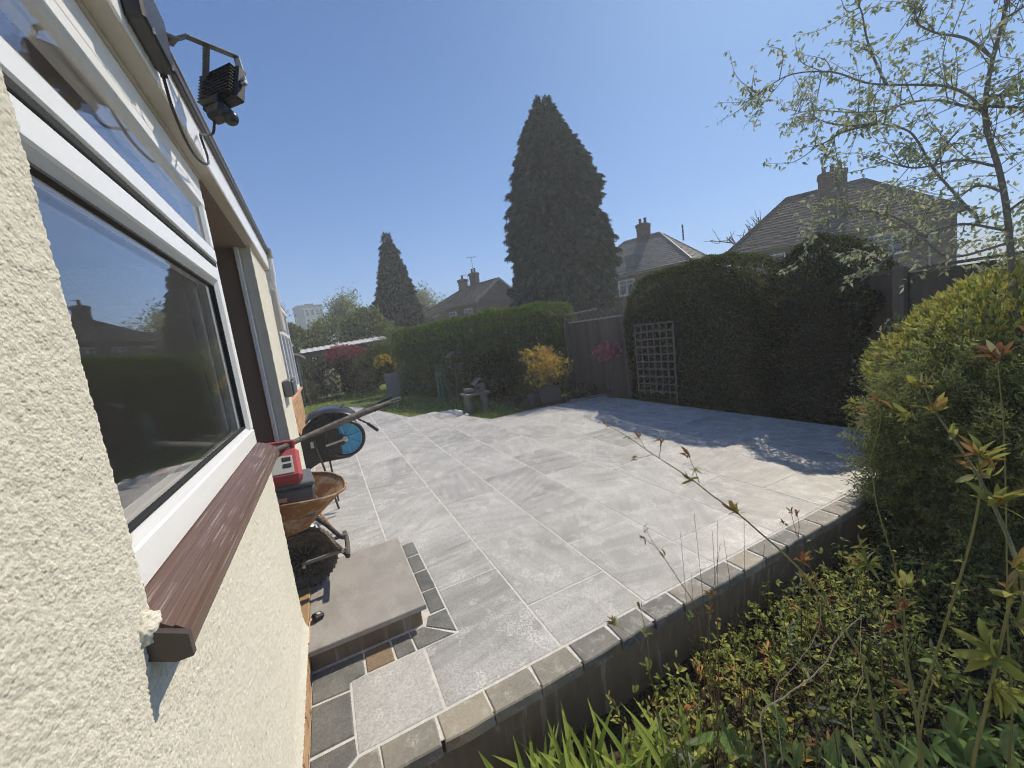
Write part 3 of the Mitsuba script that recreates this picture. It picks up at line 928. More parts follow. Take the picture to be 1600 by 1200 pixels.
for s, yy in ((-1, 2.80), (1, 3.03)):
    part(wb, 'frame_tube', tube(smoothline([(-0.075, yy + 0.06 * s, 0.345), (-0.10, yy, 0.352), (-0.20, yy, 0.50), (-0.30, yy, 0.545), (-0.9, yy - 0.02 * s, 0.56), (-1.5, yy + 0.06 * s, 0.68)], 40), 0.015, 10), 'rubber_dusty', smooth=True)
    part(wb, 'wheel_stay', bar((-0.07, yy, 0.356), (-0.345, yy, 0.350), 0.016, 0.022, r=0.003), 'rock_grey')
    part(wb, 'tray_strut', bar((-0.12, yy, 0.375), (-0.22, yy + 0.02 * s, 0.60), 0.028, 0.006), 'tray_rust')
    part(wb, 'leg', tube(smoothline([(-0.80, yy, 0.56), (-0.86, yy, 0.35), (-0.88, yy, 0.16)], 16), 0.014, 10), 'rubber_dusty', smooth=True)
part(wb, 'nose_guard', tube([(-0.075, 2.72, 0.345), (-0.070, 2.80, 0.347), (-0.066, 2.92, 0.348), (-0.070, 3.03, 0.347), (-0.075, 3.11, 0.345)], 0.016, 10), 'rubber_dusty', smooth=True)
part(wb, 'axle', tube([(wc[0], 2.78, wc[2]), (wc[0], 3.05, wc[2])], 0.010, 10), 'steel')
part(wb, 'bolt', tube([(-0.10, 2.775, 0.36), (-0.10, 2.79, 0.36)], 0.011, 6), 'steel')

# tool case and charger lying in the tray
cs = thing('tool_case', 'dark dusty tool case with a pale sticker standing in the orange wheelbarrow', 'tool case')
BC = basis((0.10, -0.06, 1.0), (1.0, 0.12, 0.0))
CC = np.array([-0.40, 2.79, 0.80])
part(cs, 'case', rot_box(0.40, 0.26, 0.20, CC, BC, 0.014), 'grey_plastic', smooth=30)
part(cs, 'lid', rot_box(0.41, 0.27, 0.03, CC + BC @ np.array([0, 0, 0.118]), BC, 0.008), 'grey_plastic', smooth=30)
part(cs, 'sticker', rot_box(0.075, 0.003, 0.025, CC + BC @ np.array([0.01, -0.132, 0.045]), BC, 0.0008), 'sticker')
part(cs, 'strap', tube(smoothline([(-0.23, 2.72, 0.86), (-0.20, 2.70, 0.82), (-0.17, 2.73, 0.76), (-0.14, 2.76, 0.745)], 16), 0.005, 8), 'label_grey', smooth=True)
ch = thing('site_charger', 'red and grey boxy charger lying on the dark tool case', 'charger')
BR = basis((0.22, -1.0, 1.0), (1.0, 0.15, -0.10))
RC = np.array([-0.350, 2.72, 1.015])
part(ch, 'case', rot_box(0.24, 0.22, 0.10, RC, BR, 0.022), 'red_plastic', smooth=30)
part(ch, 'face_panel', rot_box(0.165, 0.125, 0.006, RC + BR @ np.array([-0.005, -0.015, 0.052]), BR, 0.004), 'label_grey')
for dx, dy in ((0.045, 0.02), (0.045, -0.025)):
    part(ch, 'slot', rot_box(0.045, 0.026, 0.006, RC + BR @ np.array([dx, dy, 0.0565]), BR, 0.002), 'black_plastic')
part(ch, 'handle', cat([bar(RC + BR @ np.array([-0.09, 0.112, 0.02]), RC + BR @ np.array([-0.09, 0.14, 0.06]), 0.02, 0.02), bar(RC + BR @ np.array([0.09, 0.112, 0.02]), RC + BR @ np.array([0.09, 0.14, 0.06]), 0.02, 0.02),
                        bar(RC + BR @ np.array([-0.10, 0.14, 0.06]), RC + BR @ np.array([0.10, 0.14, 0.06]), 0.022, 0.022, r=0.006)]), 'red_plastic', smooth=30)

# ------------------------------------------------------------------ black wheelbarrow turned on its front
w2 = thing('black_wheelbarrow', 'upturned black wheelbarrow with a blue spoked wheel beyond the orange wheelbarrow', 'wheelbarrow')
Y0 = 4.62
side = [(-0.355, 0.47), (-0.30, 0.50), (-0.22, 0.535), (0.09, 0.52), (0.16, 0.55), (0.225, 0.63), (0.248, 0.74), (0.235, 0.86), (0.18, 0.97), (0.05, 1.045), (-0.08, 1.065), (-0.20, 1.02), (-0.31, 0.93), (-0.36, 0.80), (-0.37, 0.66)]
sm = trimesh.creation.extrude_polygon(Polygon(side), 0.035, engine='earcut')
v = sm.vertices.copy()
sm.vertices = np.c_[v[:, 0], Y0 + 0.03 + v[:, 2], v[:, 1]]
sm.invert()
part(w2, 'tray_side', sm, 'black_plastic')
arch = []
for t in np.linspace(0, 1, 15):
    a = math.pi * (0.86 - 0.80 * t)
    arch.append((-0.03 + 0.27 * math.cos(a), 0.90 + 0.17 * math.sin(a) * (1 - 0.25 * t)))
arch = np.array(arch)
A = np.stack([np.c_[arch[:, 0], np.full(15, y), arch[:, 1] + h] for y, h in ((Y0 - 0.02, 0.0), (Y0 + 0.03, 0.035), (Y0 + 0.22, 0.05), (Y0 + 0.40, 0.035), (Y0 + 0.46, 0.0))])
i, j = np.meshgrid(np.arange(4), np.arange(14), indexing='ij')
a0 = (i * 15 + j).ravel()
part(w2, 'tray', trimesh.Trimesh(A.reshape(-1, 3), np.vstack([np.stack([a0, a0 + 15, a0 + 16], 1), np.stack([a0, a0 + 16, a0 + 1], 1)]), process=False), 'black_gloss', smooth=True)
part(w2, 'tray_rib', cat([tube(smoothline([(-0.27 + 0.1 * k, Y0 - 0.025, 0.90 + 0.03 * k), (-0.15 + 0.09 * k, Y0 + 0.03, 1.02 + 0.015 * k), (-0.02 + 0.07 * k, Y0 + 0.2, 1.09)], 14), 0.010, 8) for k in range(3)]), 'black_gloss', smooth=True)
hub = np.array([0.075, Y0 - 0.045, 0.755])
MB = frame_to(hub, (1, 0, 0), (0, 0, 1), (0, -1, 0))
wk = key_for(f'{w2}__wheel')
disc = revolve([(0.035, 0.012), (0.055, 0.02), (0.06, 0.002), (0.15, 0.002), (0.155, 0.022), (0.168, 0.026), (0.172, 0.02), (0.172, -0.02), (0.06, -0.02), (0.035, -0.012)], 40)
sp = cat([bar((0.055 * math.cos(a), 0.055 * math.sin(a), 0.012), (0.157 * math.cos(a), 0.157 * math.sin(a), 0.014), 0.022, 0.02, up=(0, 0, 1)) for a in np.linspace(0.2, 2 * np.pi + 0.2, 8, endpoint=False)])
scene[wk] = ply(cat([disc, sp]).apply_transform(MB), 'blue_plastic', smooth=30)
part(wk, 'tyre', revolve([(0.170, -0.035), (0.188, -0.04), (0.202, -0.022), (0.205, 0), (0.202, 0.022), (0.188, 0.04), (0.170, 0.035), (0.166, 0.0), (0.170, -0.035)], 40).apply_transform(MB), 'black_plastic', smooth=True)
part(wk, 'guard', cat([rbx(hub[0] - 0.20, hub[0] - 0.055, hub[1] - 0.033, hub[1] - 0.022, hub[2] - 0.15, hub[2] + 0.125, 0.006), tube([hub + np.array([-0.055, -0.03, 0]), hub + np.array([-0.055, -0.024, 0])], 0.062, 18)]), 'black_plastic', smooth=30)
part(wk, 'hub', revolve([(0.0, 0.05), (0.012, 0.05), (0.014, 0.042), (0.024, 0.040), (0.030, 0.036), (0.030, 0.0)], 20).apply_transform(MB), 'steel', smooth=30)
part(wk, 'spindle', bar(hub + np.array([-0.20, -0.04, -0.03]), hub + np.array([0.0, -0.045, 0.0]), 0.022, 0.02), 'steel')
part(w2, 'handle', tube(smoothline([(-0.25, 4.56, 0.86), (0.05, 4.52, 0.92), (0.30, 4.48, 0.985), (0.52, 4.44, 1.035)], 24), 0.017, 10), 'rubber_dusty', smooth=True)
part(w2, 'handle', tube(smoothline([(-0.35, 5.06, 0.80), (0.10, 4.96, 0.90), (0.40, 4.92, 0.99), (0.66, 4.90, 1.05)], 24), 0.017, 10), 'rubber_dusty', smooth=True)
part(w2, 'grip', tube([(0.40, 4.46, 1.012), (0.60, 4.425, 1.056)], 0.022, 12), 'black_plastic', smooth=30)
pole = thing('tool_pole', 'long dark straight pole lying from the doorway across the black wheelbarrow', 'pole')
part(pole, 'shaft', tube(smoothline([(-0.335, 2.70, 1.132), (0.17, 3.55, 1.13), (0.66, 4.38, 1.092)], 20), 0.0165, 12), 'rubber_dusty', smooth=True)
part(pole, 'grip', tube([(0.54, 4.18, 1.102), (0.672, 4.40, 1.091)], 0.021, 12), 'black_plastic', smooth=30)
part(w2, 'grip', tube([(0.50, 4.91, 1.012), (0.67, 4.898, 1.054)], 0.021, 12), 'black_plastic', smooth=30)
part(w2, 'foot', cat([tube([(0.24, 4.66, 0.92), (0.33, 4.68, 0.845)], 0.010, 8), tube([(0.33, 4.68, 0.845), (0.425, 4.70, 0.738)], 0.017, 10)]), 'black_plastic', smooth=30)
part(w2, 'leg', tube([(-0.225, 4.60, 0.80), (-0.12, 4.62, 0.0)], 0.011, 8), 'rubber_dusty', smooth=True)
part(w2, 'leg', tube([(-0.13, 4.88, 0.85), (-0.115, 4.88, 0.0)], 0.011, 8), 'rubber_dusty', smooth=True)
part(w2, 'brace', bar((-0.33, 4.70, 0.82), (-0.42, 4.75, 1.02), 0.012, 0.012), 'rubber_dusty')
part(w2, 'tag', rbx(-0.265, -0.235, 4.585, 4.59, 0.72, 0.79, 0.001), 'label_grey')
pl = thing('cable_plug', 'small black plug with a copper coloured lead on the step by the wall', 'plug')
part(pl, 'body', rot_box(0.06, 0.055, 0.035, np.array([-0.285, 2.50, 0.152]), basis((0.1, 0.1, 1), (1, 0.5, 0)), 0.01), 'black_plastic', smooth=30)
part(pl, 'window', rot_box(0.022, 0.026, 0.003, np.array([-0.278, 2.495, 0.171]), basis((0.1, 0.1, 1), (1, 0.5, 0)), 0.001), 'label_grey')
part(pl, 'lead', tube(smoothline([(-0.31, 2.50, 0.15), (-0.325, 2.46, 0.16), (-0.33, 2.40, 0.15), (-0.33, 2.30, 0.14)], 16), 0.004, 8), 'sticker', smooth=True)

# ================================================================== fences, trellis
def fence(name, label, p, q, z0, z1, bw=0.10, cap=True, posts=(0.0, 1.0), rails=False):
    k = thing(name, label, 'fence')
    p, q = np.array(p, float), np.array(q, float)
    L = np.linalg.norm(q - p)
    d = (q - p) / L
    nrm = np.array([-d[1], d[0]])
    n = int(L / bw)
    for i in range(n):
        a = p + d * (i * bw)
        r = rng.random()
        dz = rng.normal(0, 0.008)
        m = rbx(0.002, bw * 1.04, -0.008, 0.008, z0, z1 + dz, 0.003)
        ang = 0.16
        M = frame_to((a[0], a[1], 0), (d[0], d[1], 0), (nrm[0], nrm[1], 0), (0, 0, 1)) @ trimesh.transformations.rotation_matrix(ang, (0, 0, 1))
        m.apply_transform(M)
        part(k, 'board', m, 'fence_wood', uv=np.c_[r * 0.96 + m.vertices[:, 0] * 1e-3, m.vertices[:, 1] * 1e-3])
    if cap:
        part(k, 'cap_rail', bar((*p, z1 + 0.03), (*q, z1 + 0.03), 0.06, 0.03), 'fence_wood', uv=np.tile([0.8, 0.1], (24, 1)) + np.arange(24)[:, None] * 1e-4)
    for s in posts:
        a = p + d * L * s - nrm * 0.06
        m = rbx(a[0] - 0.05, a[0] + 0.05, a[1] - 0.05, a[1] + 0.05, z0, z1 + 0.08, 0.008)
        part(k, 'post', m, 'fence_wood', uv=np.c_[0.95 + m.vertices[:, 0] * 1e-3, m.vertices[:, 1] * 1e-3])
    return k


fence('board_fence', 'long dark board fence behind the leafy tree at the right edge', (5.75, 2.75), (5.75, -2.6), -0.4, 1.70, posts=(0.12, 0.5, 0.86))
kf = fence('board_fence', 'weathered board fence with trellis top between the two hedges', (5.42, 8.15), (5.80, 6.10), -0.1, 1.66, bw=0.115, cap=False, posts=(0.02,))
part(kf, 'top_rail', cat([bar((5.42, 8.15, 1.68), (5.80, 6.10, 1.68), 0.05, 0.03), bar((5.42, 8.15, 1.88), (5.60, 7.18, 1.90), 0.04, 0.025)]), 'trim_edge')
dd = unit(np.array([0.38, -2.05, 0]))
for i in range(26):
    a = np.array([5.42, 8.15, 0]) + dd * (0.04 + i * 0.078)
    s = 1 if i % 2 else -1
    part(kf, 'lattice_lath', bar(a + [0, 0, 1.69], a + dd * 0.19 * s + [0, 0, 1.87 - 0.02 * (i > 14)], 0.022, 0.008, up=(1, 0.2, 0)), 'lath_wood')
part(kf, 'bare_climber', cat([tube(smoothline([(5.70, 6.7 - 0.06 * i, 1.6), (5.66 + 0.02 * i, 6.6 - 0.1 * i, 1.95 + 0.08 * (i % 3)), (5.6, 6.45 - 0.13 * i, 2.1 + 0.05 * i)], 10), 0.008, 6) for i in range(5)]), 'bark')

tk = thing('trellis', 'wooden square trellis panel leaning on the hedge', 'trellis')
TA, TB = np.array([5.40, 5.88, 0]), np.array([5.50, 5.06, 0])
for i in range(7):
    a = TA + (TB - TA) * i / 6
    part(tk, 'upright_lath', bar(a + [0, 0, 0.0 if i > 4 else 0.12], a + [0.04, 0, 1.46], 0.026 if i < 6 else 0.036, 0.018, up=(1, 0.1, 0)), 'lath_wood')
for k in range(10):
    z = 0.20 + k * 0.139
    part(tk, 'cross_lath', bar(TA + [-0.012 + 0.027 * z, 0.02, z], TB + [-0.012 + 0.027 * z, -0.02, z], 0.016, 0.026), 'lath_wood')

# ================================================================== hedges
def hedge(name, label, p, q, thick, z0, ztop, n, cols, leaf, seed, taper=0.0, endround=0.35, drop=0.16, core='inner_twigs', topcols=None):
    """clipped hedge along p-q: leaves through the outer shell, twiggy core inside"""
    k = thing(name, label, 'hedge')
    r = np.random.default_rng(seed)
    p, q = np.array([*p, 0.0]), np.array([*q, 0.0])
    L = np.linalg.norm(q - p)
    d = (q - p) / L
    s = np.array([-d[1], d[0], 0])
    area = np.array([L * (ztop - z0), L * (ztop - z0), L * thick, thick * (ztop - z0), thick * (ztop - z0)])
    face = r.choice(5, n, p=area / area.sum())
    u, v = r.random(n), r.random(n)
    a, b, c = u * L, (v - 0.5) * thick, z0 + v * (ztop - z0)
    A = np.select([face == 0, face == 1, face == 2, face == 3, face == 4], [a, a, a, 0 * a, 0 * a + L])
    B = np.select([face == 0, face == 1, face == 2, face == 3, face == 4], [0 * a - thick / 2, 0 * a + thick / 2, b, (u - 0.5) * thick, (u - 0.5) * thick])
    C = np.select([face == 2], [0 * a + ztop], c)
    Nn = np.zeros((n, 3))
    Nn += (face == 0)[:, None] * -s + (face == 1)[:, None] * s + (face == 2)[:, None] * [0, 0, 1] + (face == 3)[:, None] * -d + (face == 4)[:, None] * d
    # rounded top edges and ends
    e = np.clip((np.abs(A - L / 2) - (L / 2 - endround)) / endround, 0, 1)
    hi = np.clip((C - z0) / (ztop - z0) - 0.4, 0, 1) / 0.6
    C = C - drop * e**2.2 * hi
    tq = np.clip((np.abs(B) - (thick / 2 - 0.2)) / 0.2, 0, 1)
    C = np.where(face == 2, C - 0.14 * tq**2, C)
    sh = np.clip((C - (ztop - 0.25)) / 0.25, 0, 1)
    B = np.where(face < 2, B * (1 - 0.16 * sh**2), B)
    B = B * (1 - taper * (C - z0) / (ztop - z0))
    P = p + A[:, None] * d + B[:, None] * s
    P[:, 2] = C
    lump = meshkit.fbm(P * 2.1, 3, seed) - 0.5 + 0.6 * (meshkit.fbm(P * 6.5, 2, seed + 1) - 0.5)
    P = P + Nn * (0.26 * lump - np.abs(r.normal(0, 0.045, n)))[:, None]
    D = unit(Nn * 0.9 + rand_dirs(r, n) * 0.75 + [0, 0, 0.35])
    N = unit(rand_dirs(r, n) + Nn * 0.9 + [0, 0, 0.4])
    col = palette(r, cols, n, var=0.22)
    if topcols is not None:                       # young shoots in patches all over the hedge
        fresh = meshkit.fbm(P * 1.9, 3, seed + 7) + r.normal(0, 0.10, n) > 0.50
        col[fresh] = palette(r, topcols, fresh.sum(), var=0.2)
    mc = leaves(P, D, N, leaf * r.uniform(0.7, 1.35, n), leaf * 0.5 * r.uniform(0.7, 1.3, n), col, tris=2)
    add_leaves(k, 'foliage', mc)
    M = frame_to((p + q) / 2 + [0, 0, (z0 + ztop) / 2 - 0.06], d, s, (0, 0, 1))
    m = rbx(-L / 2 + 0.10, L / 2 - 0.10, -thick / 2 + 0.2, thick / 2 - 0.2, -(ztop - z0) / 2, (ztop - z0) / 2 - 0.12, 0.12)
    m = m.subdivide().subdivide().subdivide()
    m = m.subdivide()
    ec = np.clip((np.abs(m.vertices[:, 0]) - (L / 2 - endround)) / endround, 0, 1)
    hc = np.clip((m.vertices[:, 2] + (ztop - z0) / 2) / (ztop - z0) - 0.4, 0, 1) / 0.6
    m.vertices[:, 2] -= drop * ec**2.2 * hc
    m.vertices += 0.05 * (meshkit.noise(m.vertices * 3, seed)[:, None] - 0.5)
    m.apply_transform(M)
    part(k, 'branch_core', m, core, smooth=True)
    return k


DARKG = [(0.075, 0.096, 0.038), (0.092, 0.118, 0.046), (0.108, 0.122, 0.050), (0.105, 0.096, 0.052)]
FRESH = [(0.135, 0.20, 0.05), (0.15, 0.215, 0.055)]
hedge('hedge', 'tall clipped hedge behind the wooden trellis', (6.22, 6.35), (6.12, 3.66), 1.15, -0.05, 2.40, 95000, DARKG, 0.036, 21, endround=0.75, drop=0.55)
hedge('hedge', 'rounded dark hedge between the trellis hedge and the long fence', (6.12, 3.56), (6.05, 2.36), 1.15, -0.05, 2.26, 56000, [(0.062, 0.078, 0.038), (0.078, 0.092, 0.045), (0.085, 0.084, 0.05)], 0.037, 22, endround=0.62, drop=0.70)
hedge('hedge', 'flat topped hedge with bright green top in the middle of the garden', (5.45, 8.45), (2.95, 14.4), 1.5, -0.05, 2.24, 80000, [(0.105, 0.165, 0.045), (0.125, 0.19, 0.05), (0.115, 0.145, 0.048)], 0.052, 23, endround=0.25, topcols=FRESH)


# ================================================================== shrubs
def bush(name, label, c, r3, n, leaf, cols, seed, group=None, cat='shrub', wl=0.5, up=0.3, lump=0.45, bsdf='leaf', tris=2, top=None, topn=0, flowers=None, stems=6, base=None, shell=0.55, p=None, var=0.22, horiz=0.0):
    k = thing(name, label, cat, group)
    r = np.random.default_rng(seed)
    c, r3 = np.array(c, float), np.array(r3, float)
    u = rand_dirs(r, n)
    rad = (shell + (1 - shell) * r.random(n) ** 0.5)
    rad *= 1 + lump * (meshkit.fbm(u * 1.7 + seed, 3, seed) - 0.5) * 2
    P = c + u * rad[:, None] * r3
    D = unit(u * 0.8 + rand_dirs(r, n) * 0.8 + [0, 0, up])
    N = unit(rand_dirs(r, n) * (1 - horiz) + u * 0.5 + [0, 0, 0.5 + horiz])
    col = palette(r, cols, n, p=p, var=var)
    if top is not None:
        f = (meshkit.fbm(P * 4.2, 3, seed + 9) + r.normal(0, 0.08, n)) > 0.72 - 0.35 * topn
        col[f] = palette(r, top, f.sum(), var=0.15)
    keep = P[:, 2] > (base if base is not None else c[2] - r3[2]) - 0.02
    mc = leaves(P[keep], D[keep], N[keep], leaf * r.uniform(0.65, 1.35, keep.sum()), leaf * wl * r.uniform(0.75, 1.25, keep.sum()), col[keep], tris=tris)
    add_leaves(k, 'foliage', mc, bsdf)
    zb = base if base is not None else c[2] - r3[2]
    st = []
    for i in range(stems):
        t = rand_dirs(r, 1)[0]
        e = c + t * r3 * 0.8
        e[2] = max(e[2], c[2])
        st.append(tube(smoothline([(c[0] + r.normal(0, 0.04), c[1] + r.normal(0, 0.04), zb - 0.05), (c[0] + 0.3 * t[0] * r3[0], c[1] + 0.3 * t[1] * r3[1], (zb + c[2]) / 2), e], 10), np.linspace(0.018, 0.005, 11) * max(0.5, r3[0]), 6))
    part(k, 'stems', cat_(st), 'bark', smooth=True)
    if flowers:
        nf, fs, fc, zmin = flowers
        uf = rand_dirs(r, nf * 3)
        uf = uf[uf[:, 2] > zmin][:nf]
        Pf = c + uf * r3 * (1.0 + 0.5 * lump * r.normal(0, 0.3, (len(uf), 1)))
        Q = np.repeat(Pf, 5, 0)
        Dq = unit(np.repeat(uf, 5, 0) * 0.6 + rand_dirs(r, len(Q)))
        mc = leaves(Q, Dq, unit(np.repeat(uf, 5, 0) + 0.4 * rand_dirs(r, len(Q))), fs, fs * 0.75, palette(r, fc, len(Q), var=0.15), tris=2)
        add_leaves(k, 'blossom', mc)
    return k


cat_ = cat
MIDG = [(0.07, 0.10, 0.028), (0.09, 0.12, 0.035), (0.06, 0.08, 0.025)]
YELG = [(0.40, 0.42, 0.10), (0.30, 0.34, 0.08), (0.46, 0.44, 0.11), (0.20, 0.25, 0.06)]
GREYG = [(0.10, 0.12, 0.06), (0.13, 0.14, 0.08), (0.07, 0.09, 0.04)]

# feathery dark bush hanging over the coping, right foreground: sprays of narrow leaves
fb = thing('feathery_shrub', 'big feathery dark green shrub overhanging the right end of the patio', 'shrub')
r = np.random.default_rng(31)
parts_P, parts_D, parts_N, parts_c = [], [], [], []
for (cx_, cy_, cz_, rx, ry, rz, ns) in ((4.0, 1.05, 0.36, 0.62, 0.55, 0.82, 3400), (3.66, 1.22, 0.06, 0.28, 0.28, 0.48, 900), (4.35, 0.62, 0.36, 0.80, 0.70, 0.88, 2300), (3.68, 1.18, 0.55, 0.34, 0.32, 0.38, 900), (3.65, 0.66, 0.22, 0.50, 0.45, 0.75, 1700)):
    u = rand_dirs(r, ns)
    rad = (0.70 + 0.32 * r.random(ns) ** 0.6) * (1 + 0.95 * (meshkit.fbm(u * 2.6 + cx_, 3, 4) - 0.5))
    O = np.array([cx_, cy_, cz_]) + u * rad[:, None] * [rx, ry, rz]
    A = unit(u * 0.9 + rand_dirs(r, ns) * 0.55 + [0, 0, 0.35])
    sl = r.uniform(0.07, 0.17, ns)
    side = unit(np.cross(A, rand_dirs(r, ns)))
    nm = np.cross(side, A)
    lum = np.exp(r.normal(0, 0.18, (ns, 1)))
    base_c = palette(r, [(0.145, 0.17, 0.065), (0.17, 0.195, 0.075), (0.20, 0.215, 0.09)], ns, var=0.12) * lum
    for j in range(9):
        t = 0.12 + 0.88 * j / 8
        for sg in ((-1, 1) if j < 8 else (0.05,)):
            parts_P.append(O + A * (sl * t)[:, None] + r.normal(0, 0.007, (ns, 3)))
            parts_D.append(unit(A * 0.7 + side * sg * 0.7 + rand_dirs(r, ns) * 0.5))
            parts_N.append(nm + 0.3 * rand_dirs(r, ns))
            parts_c.append(base_c * np.exp(r.normal(0, 0.12, (ns, 1))) * (1.0 + 0.35 * t))
P, D, N, C = map(np.vstack, (parts_P, parts_D, parts_N, parts_c))
ok = P[:, 2] > -0.34
mc = leaves(P[ok], D[ok], N[ok], r.uniform(0.024, 0.044, ok.sum()), 0.0085, C[ok], tris=2)
add_leaves(fb, 'foliage', mc)
core = trimesh.creation.icosphere(4)
core.vertices = core.vertices * [0.36, 0.32, 0.55] * (1 + 0.3 * (meshkit.noise(core.vertices * 3, 2)[:, None] - 0.5)) + [4.05, 0.98, 0.25]
c2 = trimesh.creation.icosphere(4)
c2.vertices = c2.vertices * [0.6, 0.5, 0.65] * (1 + 0.3 * (meshkit.noise(c2.vertices * 3, 5)[:, None] - 0.5)) + [4.3, 0.7, 0.35]
part(fb, 'branch_core', cat([core, c2]), 'inner_twigs', smooth=True)

# golden green shrub by the fence
k = bush('golden_shrub', 'yellow green glossy shrub in front of the long board fence', (4.55, 0.98, 0.90), (0.78, 0.85, 0.74), 11000, 0.062, YELG, 33, wl=0.45, up=0.7, lump=0.28, tris=4, bsdf='leaf_gloss', top=[(0.46, 0.46, 0.13), (0.40, 0.42, 0.12), (0.48, 0.44, 0.15)], topn=0.7, base=-0.3, shell=0.8)

# mid-garden shrubs
bush('rhododendron', 'dark rounded shrub behind the small stone bench', (4.05, 9.75, 0.62), (0.62, 0.6, 0.62), 5200, 0.085, [(0.055, 0.075, 0.028), (0.075, 0.095, 0.035), (0.05, 0.06, 0.03)], 41, wl=0.35)
pk = bush('pieris_shrub', 'orange and yellow leaved shrub in the square grey pot', (4.42, 7.66, 0.78), (0.46, 0.44, 0.46), 1900, 0.095, [(0.36, 0.32, 0.10), (0.26, 0.25, 0.09), (0.18, 0.19, 0.08), (0.30, 0.20, 0.14)], 42, wl=0.3, tris=4, top=[(0.62, 0.44, 0.09), (0.62, 0.52, 0.11), (0.55, 0.30, 0.10)], topn=0.62, base=0.34, shell=0.2, lump=1.0)
ak = bush('acer', 'small crimson acer in front of the weathered board fence', (5.34, 6.66, 0.98), (0.30, 0.32, 0.14), 460, 0.085, [(0.48, 0.17, 0.21), (0.54, 0.24, 0.26), (0.36, 0.11, 0.14)], 43, cat='acer', wl=0.35, horiz=0.5, base=0.02, shell=0.15, stems=7, lump=1.0, tris=4)
bush('low_plant', 'low grey leaved plant at the foot of the weathered board fence', (5.0, 7.22, 0.16), (0.36, 0.3, 0.16), 900, 0.06, GREYG, 44, wl=0.25, stems=3, base=0.0)
bush('azalea', 'dusky pink azalea at the far end of the lawn', (0.98, 18.6, 1.52), (0.95, 0.8, 0.50), 4500, 0.10, [(0.30, 0.07, 0.10), (0.38, 0.11, 0.14), (0.12, 0.10, 0.05), (0.24, 0.06, 0.08)], 45, lump=0.6, base=0.1, shell=0.4)
bush('far_shrub', 'wide dark shrub under the pink azalea', (1.15, 18.3, 0.68), (1.3, 0.9, 0.78), 5200, 0.12, [(0.05, 0.06, 0.024), (0.035, 0.045, 0.02)], 46, base=0.0)
bush('far_shrub', 'round light green shrub behind the yellow flowers', (2.35, 17.2, 1.12), (1.15, 0.9, 0.72), 5500, 0.10, [(0.12, 0.15, 0.045), (0.09, 0.12, 0.04)], 47, lump=0.5, base=0.0)
bush('far_shrub', 'loose dark shrub with pale flower heads left of the azalea', (-0.15, 18.4, 0.85), (0.7, 0.7, 0.7), 3200, 0.11, [(0.07, 0.085, 0.04), (0.10, 0.11, 0.06)], 48, lump=0.8, base=0.0, flowers=(40, 0.07, [(0.42, 0.42, 0.36)], 0.0))
bush('flowering_shrub', 'shrub with bright yellow flowers beside the grey planter', (2.05, 15.3, 0.98), (0.42, 0.4, 0.42), 1800, 0.09, [(0.07, 0.09, 0.03), (0.10, 0.12, 0.04)], 49, base=0.0, flowers=(95, 0.085, [(0.70, 0.46, 0.03), (0.75, 0.52, 0.05)], 0.15))
bush('pale_flower_clump', 'tall pale cream flowering plant at the edge of the lawn', (0.22, 17.2, 0.62), (0.26, 0.26, 0.52), 800, 0.09, [(0.10, 0.11, 0.05)], 50, cat='flowering plant', base=0.0, flowers=(90, 0.08, [(0.60, 0.58, 0.44), (0.48, 0.48, 0.36)], -0.9), shell=0.2)
bush('variegated_shrub', 'variegated pale leaved shrub above the grey planter', (2.62, 14.85, 0.92), (0.34, 0.32, 0.24), 900, 0.12, [(0.30, 0.32, 0.18), (0.12, 0.15, 0.06), (0.42, 0.42, 0.28)], 51, wl=0.3, base=0.70)
bush('flowering_shrub', 'low purple and green shrub at the left end of the lawn', (-0.65, 17.5, 0.40), (0.45, 0.4, 0.42), 1400, 0.09, [(0.10, 0.12, 0.05), (0.16, 0.15, 0.06)], 52, base=0.0, flowers=(30, 0.06, [(0.20, 0.16, 0.36)], -0.2))
bush('far_shrub', 'spiky shrub with bare stems above the light green shrub', (2.9, 18.0, 1.95), (0.9, 0.6, 0.5), 1200, 0.12, [(0.16, 0.18, 0.08), (0.10, 0.12, 0.05)], 53, wl=0.2, lump=0.9, base=0.5, shell=0.2, stems=22)
bush('grass_tuft', 'small spiky plant at the base of the middle hedge', (1.45, 16.4, 0.32), (0.30, 0.3, 0.34), 320, 0.35, [(0.07, 0.08, 0.05), (0.12, 0.12, 0.09)], 54, wl=0.06, up=1.0, base=0.0, cat='plant')
bush('leafy_climber', 'thin pale leaved climber on the dark fence left of the leafy tree', (4.55, 1.75, 0.95), (0.24, 0.24, 0.42), 420, 0.055, [(0.12, 0.14, 0.08), (0.20, 0.22, 0.14), (0.08, 0.10, 0.05)], 55, wl=0.4, lump=1.0, base=-0.2, shell=0.15, cat='climber')


# ================================================================== trees
def grow(r, o, d, L, R, depth, kids, spread, up, out, tips, seg=4, wob=0.16):
    P = [np.array(o, float)]
    d = unit(np.array(d, float))
    for i in range(seg):
        d = unit(d + r.normal(0, wob, 3) + [0, 0, up])
        P.append(P[-1] + d * L / seg)
    P = np.array(P)
    out.append(tube(P, np.linspace(R, R * 0.55, seg + 1), 6 if R > 0.02 else 4, False))
    if depth == 0:
        tips += list(P[1:])
        return
    for k in range(kids):
        t = r.uniform(0.35, 1.0)
        b = P[min(seg, int(t * seg))]
        nd = unit(d * 0.7 + rand_dirs(r, 1)[0] * spread)
        grow(r, b, nd, L * r.uniform(0.55, 0.8), R * 0.55, depth - 1, kids, spread, up, out, tips, seg, wob)


